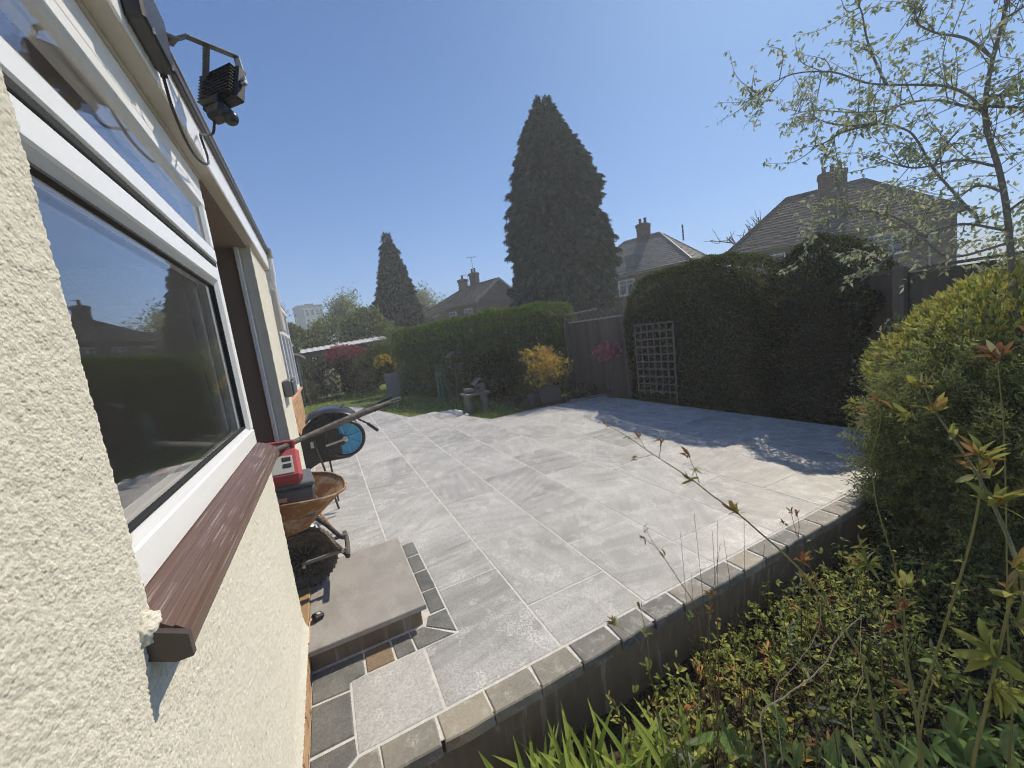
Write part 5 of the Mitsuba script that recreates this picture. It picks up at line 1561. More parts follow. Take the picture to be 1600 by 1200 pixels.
# wigwam of green canes
ck2 = thing('garden_canes', 'bundle of green garden canes leaning together in front of the middle hedge', 'garden canes')
r = np.random.default_rng(131)
for i in range(9):
    a = 2 * np.pi * i / 9
    top = np.array([2.95 + 0.10 * math.cos(a) - 0.03, 11.1 + 0.10 * math.sin(a), 0.98 + r.uniform(-0.12, 0.06)])
    bot = np.array([2.98 + 0.22 * math.cos(a + 0.25), 11.1 + 0.22 * math.sin(a + 0.25), -0.05])
    part(ck2, 'cane', tube([bot, top], 0.014, 7), 'cane_green' if i % 4 else 'stone_pale', smooth=True)
part(ck2, 'tie', tube([(2.86 + 0.1, 11.1, 0.70), (2.97, 11.1, 0.74)], 0.17, 14, False), 'cane_green')
bt = thing('bird_table', 'wooden bird table with a small roof beside the green canes', 'bird table')
part(bt, 'post', rbx(3.19, 3.25, 10.50, 10.56, -0.05, 0.92, 0.005), 'fence_wood')
part(bt, 'tray', rbx(3.05, 3.39, 10.36, 10.70, 0.92, 0.96, 0.005), 'fence_wood')
part(bt, 'roof', cat([bar((3.0, 10.53, 1.19), (3.22, 10.53, 1.33), 0.40, 0.018), bar((3.44, 10.53, 1.19), (3.22, 10.53, 1.33), 0.40, 0.018)]), 'fence_wood')
for x in (3.08, 3.36):
    for y in (10.39, 10.67):
        part(bt, 'upright', rbx(x - 0.015, x + 0.015, y - 0.015, y + 0.015, 0.96, 1.22, 0.003), 'fence_wood')
for s in (-1, 1):
    part(bt, 'foot', bar((3.22, 10.53, 0.30), (3.22 + 0.22 * s, 10.53, -0.05), 0.03, 0.03), 'fence_wood')
sb = thing('stone_bench', 'little pale stone bench with four stout legs in the shaded bed', 'bench')
for x, y in ((2.83, 8.58), (3.20, 8.52), (2.88, 8.86), (3.25, 8.80)):
    part(sb, 'leg', revolve([(0.0, 0.0), (0.085, 0.0), (0.085, 0.05), (0.06, 0.10), (0.075, 0.24), (0.06, 0.33), (0.08, 0.36), (0.08, 0.39), (0, 0.39)], 16).apply_translation((x, y, -0.06)), 'stone_pale', smooth=35)
part(sb, 'top', rbx(2.74, 3.34, 8.44, 8.94, 0.332, 0.385, 0.012), 'stone_pale')
lg = thing('log_ornament', 'small pale log lying on the left half of the stone bench', 'log')
part(lg, 'log', tube([(2.80, 8.68, 0.445), (3.00, 8.64, 0.445)], 0.058, 14), 'stone_pale', smooth=40)
part(lg, 'stub', tube([(2.80, 8.68, 0.445), (2.79, 8.69, 0.53)], 0.03, 10), 'stone_pale')
bx_ = thing('bird_house', 'small grey house ornament with pitched roof on the stone bench', 'ornament')
part(bx_, 'wall', rbx(3.06, 3.26, 8.58, 8.78, 0.386, 0.58, 0.006), 'stone_pale')
part(bx_, 'roof', cat([bar((3.01, 8.68, 0.56), (3.16, 8.68, 0.69), 0.30, 0.02), bar((3.36, 8.68, 0.60), (3.16, 8.68, 0.69), 0.30, 0.02)]), 'pot_grey')
part(bx_, 'entrance', tube([(3.10, 8.578, 0.48), (3.10, 8.575, 0.48)], 0.03, 14), 'black_plastic')
wt = thing('white_figurine', 'tiny white animal figurine on the far edge of the patio', 'figurine')
r_ = trimesh.creation.icosphere(2)
part(wt, 'body', trimesh.creation.icosphere(3).apply_transform(np.diag([0.085, 0.05, 0.05, 1])).apply_translation((2.46, 8.25, 0.075)), 'upvc_bead', smooth=True)
part(wt, 'head', trimesh.creation.icosphere(3).apply_transform(np.diag([0.035, 0.035, 0.035, 1])).apply_translation((2.38, 8.22, 0.13)), 'upvc_bead', smooth=True)
for x, y in ((2.41, 8.225), (2.41, 8.275), (2.51, 8.225), (2.51, 8.275)):
    part(wt, 'leg', tube([(x, y, -0.05), (x, y, 0.06)], 0.014, 8), 'upvc_bead')
ws = thing('pale_stone', 'small pale stone beside the white animal figurine', 'stone')
part(ws, 'stone', trimesh.creation.icosphere(2).apply_transform(np.diag([0.05, 0.04, 0.035, 1])).apply_translation((2.60, 8.18, 0.0)), 'upvc_bead', smooth=True)
for i in range(4):
    e = thing('edging_rock', f'flat pale rock at the back edge of the patio beside the crimson acer, number {["one", "two", "three", "four"][i]} from the left', 'rock')
    labels[e]['label'] = ['leftmost', 'second', 'third', 'rightmost'][i] + ' of the flat pale rocks lying at the back patio edge near the crimson acer'
    m = trimesh.creation.icosphere(3)
    m.vertices = m.vertices * (1 + 0.3 * (meshkit.noise(m.vertices * 2 + i, 3)[:, None] - 0.5)) * [0.13, 0.10, 0.035] + [4.72 + i * 0.21, 7.12 - 0.035 * i, 0.01]
    scene[e] = ply(m, 'rock_grey', smooth=True)

# grass of the lawn nearest to the patio
r = np.random.default_rng(141)
n = 26000
X = r.uniform(-0.8, 5.4, n)
Y = 7.2 + 12 * r.random(n) ** 1.5
from shapely import contains_xy
ok = ~contains_xy(PATIO.buffer(0.01), X, Y)
X, Y = X[ok], Y[ok]
n = len(X)
A = rand_dirs(r, n) * [0.8, 0.8, 0.3] + [0, 0, 0.9]
g = leaves(np.c_[X, Y, np.full(n, -0.06)], A, rand_dirs(r, n), r.uniform(0.05, 0.11, n), 0.010, palette(r, [(0.17, 0.23, 0.06), (0.23, 0.27, 0.08), (0.13, 0.18, 0.045)], n, var=0.2), tris=2)
k = key_for('lawn_grass')
scene[k] = mikit.ply(g[0], 'leaf', uv=pack(g[1]))
labels[k] = {'label': 'short grass blades of the lawn along the patio edge', 'category': 'grass', 'kind': 'stuff'}

# ================================================================== flower bed in front: shoots with whorls of leaves
r = np.random.default_rng(151)
LC = {'red': [(0.25, 0.10, 0.06), (0.27, 0.145, 0.075), (0.22, 0.12, 0.08)], 'orange': [(0.31, 0.22, 0.08), (0.28, 0.25, 0.085), (0.26, 0.16, 0.075)],
      'lime': [(0.29, 0.31, 0.09), (0.24, 0.28, 0.08), (0.32, 0.31, 0.10)], 'green': [(0.17, 0.21, 0.075), (0.13, 0.17, 0.06), (0.21, 0.23, 0.095)], 'pale': [(0.30, 0.30, 0.18), (0.23, 0.23, 0.14), (0.25, 0.19, 0.12)]}


def blade(L, W, col, curl=0.15, n=6):
    """one lance shaped leaf along +x, folded on the midrib"""
    t = np.linspace(0, 1, n)
    wd = W / 2 * (np.sin(np.pi * np.clip(t * 0.92 + 0.06, 0, 1)) ** 0.8) * (1 - 0.25 * t)
    wd[-1] = 0.0003
    z = curl * L * (t * 0.6 - t**2 * 1.2)
    V = np.concatenate([np.c_[t * L, -wd, z + 0.35 * wd], np.c_[t * L, 0 * t, z], np.c_[t * L, wd, z + 0.35 * wd]])
    F = []
    for i in range(n - 1):
        for a in (0, n):
            F += [[a + i, a + i + 1, a + n + i + 1], [a + i, a + n + i + 1, a + n + i]]
    return trimesh.Trimesh(V, F, process=False), np.tile(np.array(col), (len(V), 1))


LV = {}
for nm_, cs_ in LC.items():
    LV[nm_] = []
    for c_ in cs_:
        for wl in (0.26, 0.36):
            m, cc = blade(1.0, wl, c_, r.uniform(-0.1, 0.35))
            LV[nm_].append(mikit.ply(m, 'leaf', uv=pack(cc), smooth=True))


def whorl(k, c, axis, mix_, nleaf, size, open_=0.75):
    size, nleaf = size * 0.68, int(nleaf * 1.45)
    for i in range(nleaf):
        kind = r.choice(mix_)
        d = unit(unit(np.array(axis, float)) * r.uniform(0.25, 1.0) + rand_dirs(r, 1)[0] * open_)
        s = size * r.uniform(0.6, 1.25)
        o = np.array(c, float) + r.normal(0, 0.004, 3)
        part_dict(k, 'leaf', {**LV[kind][r.integers(len(LV[kind]))], 'to_world': place_leaf(o, d, unit(np.array(axis, float)) + 0.5 * rand_dirs(r, 1)[0], s)})


def shoot(label, stems, nodes, bsdf='stem_green', root=None):
    k = thing('shrub_shoot', label, 'plant shoot', None)
    for i, (pts, r0, r1) in enumerate(stems):
        pts = [np.array(p, float) for p in pts]
        if root is not None and i == 0:
            rt = np.array(root, float)
            pts = [rt] + [rt + (pts[0] - rt) * f + r.normal(0, 0.006, 3) for f in (0.3, 0.55, 0.75, 0.9)] + pts
        c = smoothline(pts, 40)
        part(k, 'stem', tube(c, np.linspace(r0, r1, len(c)) * 0.55, 9), bsdf, smooth=True)
    for nd in nodes:
        whorl(k, *nd)
    return k


shA = [[1.107, 0.513, 0.721], [1.129, 0.644, 0.844], [1.111, 0.75, 0.925], [1.094, 0.809, 0.972], [1.082, 0.889, 1.01], [1.061, 0.944, 1.054], [1.036, 1.029, 1.099], [1.008, 1.083, 1.138], [0.979, 1.136, 1.181], [0.939, 1.208, 1.231]]
dA = unit(np.array(shA[-1]) - np.array(shA[-4]))
shoot('long arching shoot with red tipped leaf whorls reaching across the patio',
      [(shA, 0.0075, 0.0018), ([[1.022, 1.043, 1.119], [1.026, 1.038, 1.15], [1.028, 1.037, 1.176]], 0.0025, 0.0012), ([[1.069, 0.919, 1.043], [1.062, 0.927, 1.088], [1.052, 0.939, 1.14]], 0.0025, 0.0012), ([[1.002, 1.089, 1.148], [0.995, 1.095, 1.17], [0.989, 1.101, 1.193]], 0.002, 0.001), ([[1.016, 1.07, 1.125], [0.995, 1.085, 1.118], [0.972, 1.10, 1.116]], 0.002, 0.001)],
      [(shA[-1], dA, ['red', 'red', 'orange'], 7, 0.032), (shA[-2], dA + [0, 0, -0.4], ['red', 'orange', 'lime'], 5, 0.034), ([0.972, 1.10, 1.116], [-1, 0.4, 0.0], ['lime', 'red'], 4, 0.045, 0.4), ([1.028, 1.037, 1.176], [0, 0, 1], ['red', 'orange', 'lime'], 8, 0.040), ([0.989, 1.101, 1.193], [-0.2, 0, 1], ['red', 'orange'], 6, 0.035),
       ([1.052, 0.939, 1.14], [-0.2, 0, 1], ['red', 'green', 'red'], 6, 0.052, 0.6), ([1.062, 0.927, 1.088], [0, 0, 1], ['lime', 'green'], 5, 0.038), (shA[5], [-0.6, 0.5, 0.1], ['lime', 'green', 'red'], 7, 0.05, 0.9), (shA[3], [-0.2, 0.3, 1], ['orange', 'red', 'lime', 'lime'], 11, 0.058)],
      root=(1.02, 0.30, 0.0))
shB = [[0.976, 0.859, 0.348], [0.969, 0.867, 0.538], [0.972, 0.893, 0.649], [0.949, 0.931, 0.731], [0.927, 0.967, 0.804], [0.914, 0.993, 0.844], [0.905, 1.015, 0.891]]
shoot('thin dark shoot with small reddish tips in front of the middle of the patio',
      [(shB, 0.0042, 0.0014), ([shB[5], [0.900, 0.998, 0.852], [0.886, 1.005, 0.872]], 0.002, 0.001)],
      [(shB[-1], [0, 0, 1], ['red', 'orange'], 5, 0.03, 0.4), ([0.886, 1.005, 0.872], [-0.7, 0.2, 0.7], ['lime', 'pale'], 4, 0.034, 0.5), (shB[4], [0.1, 0, 1], ['lime', 'pale'], 5, 0.032)], 'stem_brown', root=(0.99, 0.84, -0.34))
shoot('short twig with three red brown buds at the patio coping',
      [([[1.407, 0.762, 0.647], [1.422, 0.796, 0.722], [1.429, 0.825, 0.787], [1.432, 0.839, 0.849]], 0.004, 0.0013), ([[1.427, 0.815, 0.765], [1.418, 0.83, 0.79], [1.405, 0.845, 0.808]], 0.002, 0.001), ([[1.427, 0.815, 0.765], [1.443, 0.82, 0.80], [1.446, 0.825, 0.835]], 0.002, 0.001)],
      [([1.432, 0.839, 0.849], [0, 0, 1], ['red', 'pale'], 4, 0.03, 0.4), ([1.405, 0.845, 0.808], [-0.5, 0.3, 0.7], ['red', 'orange'], 4, 0.03, 0.4), ([1.446, 0.825, 0.835], [0, 0, 1], ['red', 'red'], 4, 0.038, 0.3)], 'stem_brown', root=(1.36, 0.66, -0.3))
shoot('shoot with rusty red young leaves just below the coping',
      [([[1.311, 0.73, 0.563], [1.309, 0.733, 0.668], [1.308, 0.734, 0.749]], 0.0045, 0.0015)],
      [([1.308, 0.734, 0.755], [0, 0, 1], ['red', 'orange', 'orange'], 9, 0.055, 0.6), ([1.309, 0.733, 0.69], [0, 0, 1], ['lime', 'orange'], 6, 0.05)], root=(1.30, 0.70, -0.3))
shoot('shoot with lime green leaves and one red leaf beside the feathery shrub',
      [([[1.383, 0.58, 0.691], [1.378, 0.593, 0.771], [1.374, 0.601, 0.842]], 0.0045, 0.0015)],
      [([1.374, 0.601, 0.845], [0, 0, 1], ['orange', 'lime'], 6, 0.05, 0.6), ([1.378, 0.593, 0.79], [0, 0, 1], ['lime', 'lime', 'green', 'pale'], 9, 0.068, 0.9), ([1.37, 0.61, 0.80], [-1, 0.4, 0.1], ['red', 'orange'], 4, 0.06, 0.4)], root=(1.40, 0.50, -0.3))
shE = [[0.994, 0.339, 0.628], [1.036, 0.369, 0.733], [1.061, 0.389, 0.816], [1.079, 0.398, 0.89], [1.089, 0.4, 0.947]]
shoot('thick upright shoot with bronze leaf whorls in the right foreground',
      [(shE, 0.010, 0.0035), ([[1.034, 0.374, 0.762], [1.048, 0.395, 0.834], [1.055, 0.406, 0.864]], 0.003, 0.0014), ([[1.000, 0.345, 0.66], [1.035, 0.345, 0.735], [1.05, 0.34, 0.775]], 0.004, 0.002)],
      [(shE[-1], [0, 0, 1], ['orange', 'lime', 'pale'], 7, 0.055, 0.6), (shE[3], [0, 0, 1], ['orange', 'red', 'green', 'green'], 9, 0.05), ([1.055, 0.406, 0.864], [-0.5, 0.3, 0.8], ['red', 'red', 'orange'], 6, 0.042), ([1.02, 0.37, 0.74], [-0.8, 0.3, 0.6], ['red', 'orange'], 5, 0.045, 0.5), ([1.05, 0.34, 0.778], [0.3, 0, 1], ['pale', 'pale'], 5, 0.022)], root=(0.90, 0.27, -0.3))
shF = [[0.88, 0.188, 1.165], [0.925, 0.214, 1.204], [0.97, 0.243, 1.239], [1.022, 0.28, 1.278], [1.054, 0.314, 1.318], [1.085, 0.351, 1.364], [1.099, 0.372, 1.413]]
shoot('leaning shoot with yellow and orange leaves in front of the feathery shrub',
      [(shF, 0.006, 0.0022)],
      [(shF[-1], [-0.2, 0.2, 1], ['orange', 'lime', 'pale'], 8, 0.05, 0.6), (shF[5], [0.2, -0.1, 0.5], ['orange', 'orange', 'lime'], 7, 0.05), ([1.10, 0.39, 1.345], [-0.6, 0.4, 0.0], ['lime', 'lime', 'orange'], 6, 0.05, 0.5), (shF[4], [0.2, 0, 0.4], ['lime', 'pale'], 4, 0.045), (shF[2], [0.2, -0.2, 1.0], ['lime', 'orange', 'lime'], 9, 0.062)], root=None)
shG = [[0.945, 0.327, 0.776], [0.971, 0.313, 0.889], [0.989, 0.289, 1.046], [1.013, 0.276, 1.158], [1.025, 0.271, 1.243], [1.034, 0.276, 1.3]]
shoot('tall slanting green cane with a large golden whorl at the right edge',
      [(shG, 0.0065, 0.003), ([[0.88, 0.188, 1.165], [0.875, 0.17, 0.9], [0.87, 0.16, 0.4], [0.87, 0.15, -0.3]], 0.006, 0.006)],
      [([1.034, 0.276, 1.3], [0, 0.1, 1], ['lime', 'orange', 'lime'], 7, 0.055), ([1.028, 0.275, 1.262], [0.6, -0.3, 0.3], ['orange', 'lime', 'pale'], 8, 0.05), ([1.022, 0.262, 1.30], [1, -0.4, 0.4], ['orange', 'lime'], 7, 0.045), ([1.0, 0.286, 1.10], [0, 0, 1], ['pale', 'lime'], 3, 0.03)], root=(0.88, 0.34, -0.3))
shH = [[0.821, 0.22, 0.841], [0.834, 0.208, 0.972], [0.857, 0.202, 1.066], [0.858, 0.194, 1.144], [0.859, 0.189, 1.188]]
shoot('near shoot with big lime yellow leaves at the right edge of the bed',
      [(shH, 0.0075, 0.003)],
      [([0.850, 0.204, 1.04], [-0.6, 0.3, 0.5], ['lime', 'lime', 'green'], 11, 0.065, 0.8), ([0.838, 0.202, 1.0], [0.2, -0.3, -0.3], ['lime', 'lime'], 12, 0.055, 0.9), (shH[3], [-0.4, 0.1, 1], ['orange', 'lime', 'pale'], 9, 0.045), (shH[4], [0.2, 0, 1], ['lime', 'orange'], 8, 0.045), ([0.862, 0.19, 1.10], [0.6, -0.3, 0.4], ['lime', 'pale'], 7, 0.05)], root=(0.80, 0.24, -0.3))
shoot('small forked shoot with pale green leaves beside the coping in the middle foreground',
      [([[0.784, 0.909, 0.39], [0.775, 0.929, 0.496], [0.764, 0.951, 0.579], [0.717, 1.0, 0.627]], 0.0035, 0.0014), ([[0.773, 0.918, 0.459], [0.784, 0.922, 0.59], [0.78, 0.938, 0.696]], 0.003, 0.0012)],
      [([0.717, 1.0, 0.63], [-0.3, 0.2, 1], ['pale', 'lime', 'orange'], 8, 0.042, 0.8), ([0.78, 0.938, 0.70], [0, 0, 1], ['pale', 'green'], 6, 0.028, 0.5), ([0.78, 0.925, 0.615], [0.2, 0, 0.8], ['lime', 'pale', 'green'], 8, 0.04, 0.9), ([0.775, 0.925, 0.49], [0, 0, 0.4], ['lime', 'green'], 9, 0.045, 1.0), ([0.784, 0.91, 0.36], [0, 0, 1], ['orange', 'lime'], 5, 0.035)], root=(0.80, 0.89, -0.34))
shoot('small shoot tipped with orange leaves against the shaded retaining wall',
      [([[1.017, 0.888, 0.376], [1.029, 0.89, 0.542], [1.043, 0.888, 0.645]], 0.004, 0.0015)],
      [([1.043, 0.888, 0.655], [0, 0, 1], ['orange', 'red', 'orange'], 9, 0.045, 0.6), ([1.036, 0.89, 0.60], [0, 0, 1], ['orange', 'red'], 6, 0.042)], root=(1.0, 0.88, -0.34))
shK = [[1.383, 0.582, 1.121], [1.391, 0.561, 1.238], [1.39, 0.564, 1.30], [1.375, 0.599, 1.293]]
shoot('shoot with scarlet young leaves at the left side of the feathery shrub',
      [(shK[:3], 0.004, 0.002)],
      [(shK[2], [-0.6, 0.4, 0.8], ['red', 'red', 'orange'], 8, 0.055, 0.6), ([1.40, 0.62, 1.285], [-0.8, 0.6, 0.1], ['orange', 'lime', 'red'], 7, 0.055, 0.5), ([1.41, 0.60, 1.24], [-0.7, 0.6, -0.3], ['green', 'pale'], 5, 0.06, 0.4)], root=(1.45, 0.55, 0.6))
shoot('shoot with dull red brown leaves high on the feathery shrub', [([[1.30, 0.30, 0.9], [1.30, 0.31, 1.25], [1.29, 0.32, 1.43]], 0.005, 0.002)],
      [([1.29, 0.32, 1.44], [-0.2, 0.1, 0.9], ['red', 'pale', 'red'], 10, 0.065, 0.8), ([1.30, 0.27, 1.47], [0.5, -0.3, 0.5], ['pale', 'red'], 6, 0.06)], root=(1.28, 0.28, -0.3))

# dry stalks and dead twigs
for lab, pts, r0 in (('crooked pale dead twig lying across the ground cover', [[1.105, 0.684, 0.413], [1.161, 0.649, 0.468], [1.198, 0.622, 0.524], [1.227, 0.61, 0.583], [1.246, 0.593, 0.628], [1.283, 0.561, 0.684]], 0.0042),
                     ('curved pale dead twig left of the crooked twig', [[1.202, 0.718, 0.431], [1.241, 0.689, 0.507], [1.263, 0.67, 0.589], [1.274, 0.67, 0.662]], 0.0026),
                     ('straight dead stalk right of the crooked twig', [[1.184, 0.537, 0.506], [1.189, 0.526, 0.563], [1.196, 0.534, 0.643], [1.207, 0.535, 0.735]], 0.0026),
                     ('bent dry leaf stalk over the strap leaved clump', [[0.93, 1.02, 0.02], [0.985, 0.985, 0.125], [1.03, 0.95, 0.205], [0.99, 0.975, 0.21]], 0.0022)):
    k = thing('dead_twig', lab, 'twig')
    p0 = np.array(pts[0], float)
    p1 = p0 - (np.array(pts[1]) - p0) * 1.2
    c = smoothline([p1 - [0.015, 0.02, 0.25], p1 - [0.01, 0.01, 0.12], p1] + pts, 50)
    c = c + 0.004 * (meshkit.noise(c * 40, 3)[:, None] - 0.5)
    part(k, 'stalk', tube(c, np.linspace(r0, r0 * 0.5, len(c)) * 0.62, 7), 'twig_pale', smooth=True)
ds = thing('dry_stalks', 'thin dry upright stalks in front of the coping', 'stalks')
for i in range(13):
    o = np.array([1.22 + r.normal(0, 0.13), 1.02 + r.normal(0, 0.08), -0.34])
    e = o + [r.normal(0, 0.10), r.normal(0, 0.08), r.uniform(0.75, 1.15)]
    part(ds, 'stalk', tube(smoothline([o, (o + e) / 2 + r.normal(0, 0.02, 3), e], 10), np.linspace(0.0018, 0.0007, 11), 5), 'stem_brown', smooth=True)

# ------------------------------------------------------------------ ground cover plants, one by one
gc_var, gc_raw = {}, {}
for nm_, cs_, wl in (('small', [(0.160, 0.200, 0.054), (0.208, 0.240, 0.068), (0.128, 0.152, 0.051), (0.304, 0.304, 0.085)], 0.45), ('lance', [(0.136, 0.208, 0.068), (0.176, 0.256, 0.085), (0.240, 0.304, 0.102)], 0.24), ('grey', [(0.136, 0.160, 0.093), (0.176, 0.200, 0.128), (0.104, 0.128, 0.076)], 0.26), ('strap', [(0.240, 0.320, 0.068), (0.304, 0.384, 0.085), (0.192, 0.272, 0.060)], 0.085), ('rust', [(0.416, 0.256, 0.085), (0.352, 0.304, 0.085), (0.400, 0.176, 0.085)], 0.30)):
    gc_var[nm_] = []
    gc_raw[nm_] = []
    for c_ in cs_:
        for cu in (0.1, 0.5, 0.9):
            m, cc = blade(1.0, wl * r.uniform(0.85, 1.15), c_, cu * (0.5 if nm_ != 'strap' else 0.8), 6 if nm_ != 'strap' else 8)
            gc_raw[nm_].append((m, cc))
            gc_var[nm_].append(mikit.ply(m, 'leaf_gloss' if nm_ in ('lance', 'strap') else 'leaf', uv=pack(cc), smooth=True))


def plant(name, label, c, kind, n, size, h, spread, group=None, up=0.9):
    """a low plant: stems from one root, each leaf a part"""
    k = thing(name, label, 'plant', group)
    c = np.array(c, float)
    st, q = [], []
    ns = max(4, n // 9)
    for i in range(ns):
        a = unit(np.array([r.normal(0, spread), r.normal(0, spread), up]))
        e = c + a * h * r.uniform(0.6, 1.1)
        md = c + a * h * 0.45 + r.normal(0, 0.015, 3)
        s = smoothline([c, md, e], 8)
        st.append(tube(s, np.linspace(0.0028, 0.0012, len(s)), 5, False))
        q += [(s[j], unit(s[min(j + 1, len(s) - 1)] - s[j - 1])) for j in range(3, len(s))]
    part(k, 'stems', cat_(st), 'stem_green', smooth=True)
    for i in range(n):
        o, a = q[r.integers(len(q))]
        d = unit(a * 0.5 + rand_dirs(r, 1)[0] * [1, 1, 0.55] + [0, 0, 0.15])
        part_dict(k, 'leaf', {**gc_var[kind][r.integers(len(gc_var[kind]))], 'to_world': place_leaf(o, d, unit([0, 0, 1]) + 0.45 * rand_dirs(r, 1)[0], size * r.uniform(0.65, 1.25))})
    return k


def clump(label, c, n, size, group):
    k = thing('strap_leaved_plant', label, 'plant', group)
    for i in range(n):
        a = r.uniform(0, 2 * np.pi)
        o = np.array(c) + [0.05 * math.cos(a), 0.05 * math.sin(a), 0]
        d = unit(np.array([math.cos(a) * 0.55, math.sin(a) * 0.55, r.uniform(0.45, 1.3)]))
        up = np.array([-math.cos(a) * 0.6, -math.sin(a) * 0.6, 0.7])
        part_dict(k, 'leaf', {**gc_var['strap'][r.integers(len(gc_var['strap']))], 'to_world': place_leaf(o, d, up, size * r.uniform(0.6, 1.2))})
    return k


def clump_mesh(c, kind, n, size, h, spread, up=0.9):
    """the same plant as arrays, for ground cover that reads as one mass"""
    c = np.array(c, float)
    V, F, C, o_ = [], [], [], 0

    def put(m, M, col):
        nonlocal o_
        v = m.vertices @ M[:3, :3].T + M[:3, 3]
        V.append(v)
        F.append(m.faces + o_)
        C.append(col)
        o_ += len(v)
    q = []
    for i in range(max(4, n // 9)):
        a = unit(np.array([r.normal(0, spread), r.normal(0, spread), up]))
        e = c + a * h * r.uniform(0.6, 1.1)
        s = smoothline([c, c + a * h * 0.45 + r.normal(0, 0.015, 3), e], 8)
        t = tube(s, np.linspace(0.0028, 0.0012, len(s)), 4, False)
        put(t, np.eye(4), np.tile([0.10, 0.085, 0.04], (len(t.vertices), 1)))
        q += [(s[j], unit(s[min(j + 1, len(s) - 1)] - s[j - 1])) for j in range(3, len(s))]
    for i in range(n):
        o, a = q[r.integers(len(q))]
        x = unit(a * 0.5 + rand_dirs(r, 1)[0] * [1, 1, 0.55] + [0, 0, 0.15])
        y = unit(np.cross(unit([0, 0, 1]) + 0.45 * rand_dirs(r, 1)[0], x))
        sz = size * r.uniform(0.65, 1.25)
        m, cc = gc_raw[kind][r.integers(len(gc_raw[kind]))]
        put(m, frame_to(o, x * sz, y * sz, np.cross(x, y) * sz), cc * r.uniform(1.1, 1.8))
    return np.vstack(V), np.vstack(F), np.vstack(C)


STRAP = [(0.62, 1.22, 'strap leaved clump at the bottom of the picture nearest to the retaining wall'), (0.74, 1.12, 'strap leaved clump beside the bent dry leaf stalk'), (0.52, 1.05, 'strap leaved clump at the lower edge of the picture'),
         (0.88, 1.06, 'tall strap leaved clump right of the bent dry stalk'), (1.00, 0.98, 'rightmost strap leaved clump next to the grey green ground cover'), (0.66, 0.95, 'strap leaved clump cut by the bottom edge of the picture'), (0.42, 1.20, 'leftmost pale green strap leaved clump under the coping')]
for x, y, lb in STRAP:
    clump('bright green ' + lb, (x, y, -0.35), 38, 0.33, 'clumps of strap leaves at the front of the bed')
LANCE = [(1.30, 0.42), (1.46, 0.30), (1.62, 0.46), (1.50, 0.56), (1.75, 0.26), (1.84, 0.44), (1.98, 0.30), (2.12, 0.48), (1.70, 0.12), (1.95, 0.12), (2.3, 0.28), (1.36, 0.22), (1.58, 0.18), (1.15, 0.55), (1.22, 0.70), (1.12, 0.36), (1.35, 0.62)]
LPOS = ['left front', 'front', 'left back', 'leftmost back', 'middle front', 'middle back', 'right middle', 'right back', 'lowest middle', 'lowest right', 'far right', 'lowest left', 'lower middle', 'outermost left', 'upper left', 'lowest left front', 'upper middle']
for (x, y), lb in zip(LANCE, LPOS):
    plant('leafy_plant', f'glossy lance leaved plant, {lb} one of those at the lower right corner', (x, y, -0.36), 'lance', 64, 0.12, r.uniform(0.30, 0.50), 0.45, 'lance leaved plants in the bed')
acc = {'small': [], 'grey': [], 'rust': []}
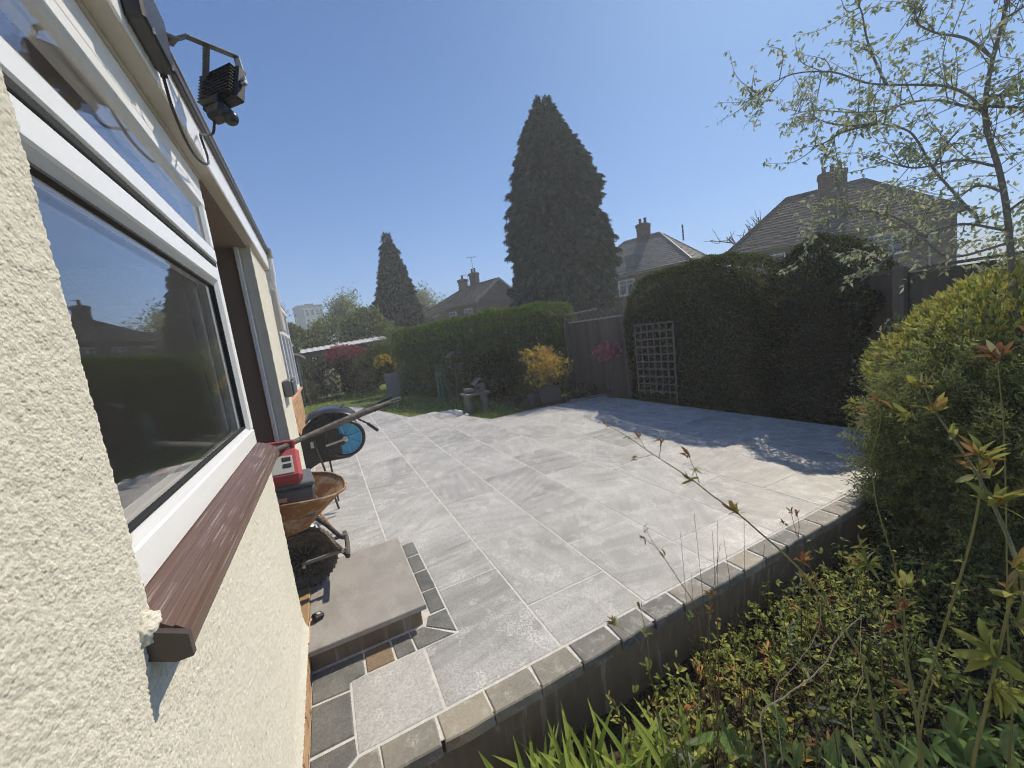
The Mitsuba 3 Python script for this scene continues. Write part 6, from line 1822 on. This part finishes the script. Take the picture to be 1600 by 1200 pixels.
for x in np.arange(1.05, 3.3, 0.125):
    for y in np.arange(0.15, 1.42, 0.125):
        xx, yy = x + r.normal(0, 0.04), y + r.normal(0, 0.04)
        az, dist = math.atan2(xx, yy), math.hypot(xx, yy)
        if yy > 1.43 or az > 1.42 or xx < 1.0 or (az > 1.2 and dist < 2.2):
            continue
        kind = 'grey' if dist < 1.55 else str(r.choice(['small', 'grey', 'rust'], p=[0.78, 0.13, 0.09]))
        nl = {'small': 84, 'grey': 84, 'rust': 42}[kind]
        sz = {'small': 0.033, 'grey': 0.050, 'rust': 0.040}[kind]
        hh = {'small': r.uniform(0.28, 0.55), 'grey': r.uniform(0.22, 0.38), 'rust': r.uniform(0.3, 0.55)}[kind] * (0.6 if yy > 1.15 else 1)
        acc[kind].append(clump_mesh((xx, yy, -0.36), kind, nl, sz, hh, 0.45))
for kind, nm_, lb_ in (('small', 'ground_cover', 'low twiggy ground cover with small yellow green leaves in the middle of the bed'), ('grey', 'grey_ground_cover', 'grey green narrow leaved ground cover at the front of the bed'), ('rust', 'bronze_ground_cover', 'bronze and yellow young leaves scattered through the ground cover')):
    vs, fs, cs, o_ = [], [], [], 0
    for v, f, c in acc[kind]:
        vs.append(v), fs.append(f + o_), cs.append(c)
        o_ += len(v)
    k = key_for(nm_)
    scene[k] = mikit.ply(trimesh.Trimesh(np.vstack(vs), np.vstack(fs), process=False), 'leaf', uv=pack(np.clip(np.vstack(cs), 0, 1)), smooth=True)
    labels[k] = {'label': lb_, 'category': 'ground cover', 'kind': 'stuff'}
# litter on the soil
n = 2600
P = np.c_[r.uniform(0.2, 3.6, n), r.uniform(0.3, 1.52, n), np.full(n, -0.33)]
P[:, 2] = soil_z(P[:, 0], P[:, 1]) + 0.006
mc = leaves(P, rand_dirs(r, n) * [1, 1, 0.25], rand_dirs(r, n) * 0.3 + [0, 0, 1], r.uniform(0.015, 0.05, n), r.uniform(0.004, 0.02, n), palette(r, [(0.16, 0.11, 0.07), (0.24, 0.18, 0.13), (0.08, 0.06, 0.04)], n), tris=4)
k = key_for('leaf_litter')
scene[k] = mikit.ply(mc[0], 'leaf', uv=pack(mc[1]))
labels[k] = {'label': 'dry leaf litter scattered on the dark soil', 'category': 'leaf litter', 'kind': 'stuff'}

# ------------------------------------------------------------------ the air
scene['air'] = {'type': 'homogeneous', 'albedo': 0.95, 'sigma_t': 0.0043}
scene['camera']['medium'] = {'type': 'ref', 'id': 'air'}
scene['haze'] = {'type': 'cube', 'to_world': T().translate([0, 0, 8.0]).scale([520, 520, 9.7]), 'bsdf': {'type': 'null'}, 'interior': {'type': 'ref', 'id': 'air'}}
labels['haze'] = {'label': 'thin bright haze over the whole garden', 'category': 'haze', 'kind': 'stuff'}
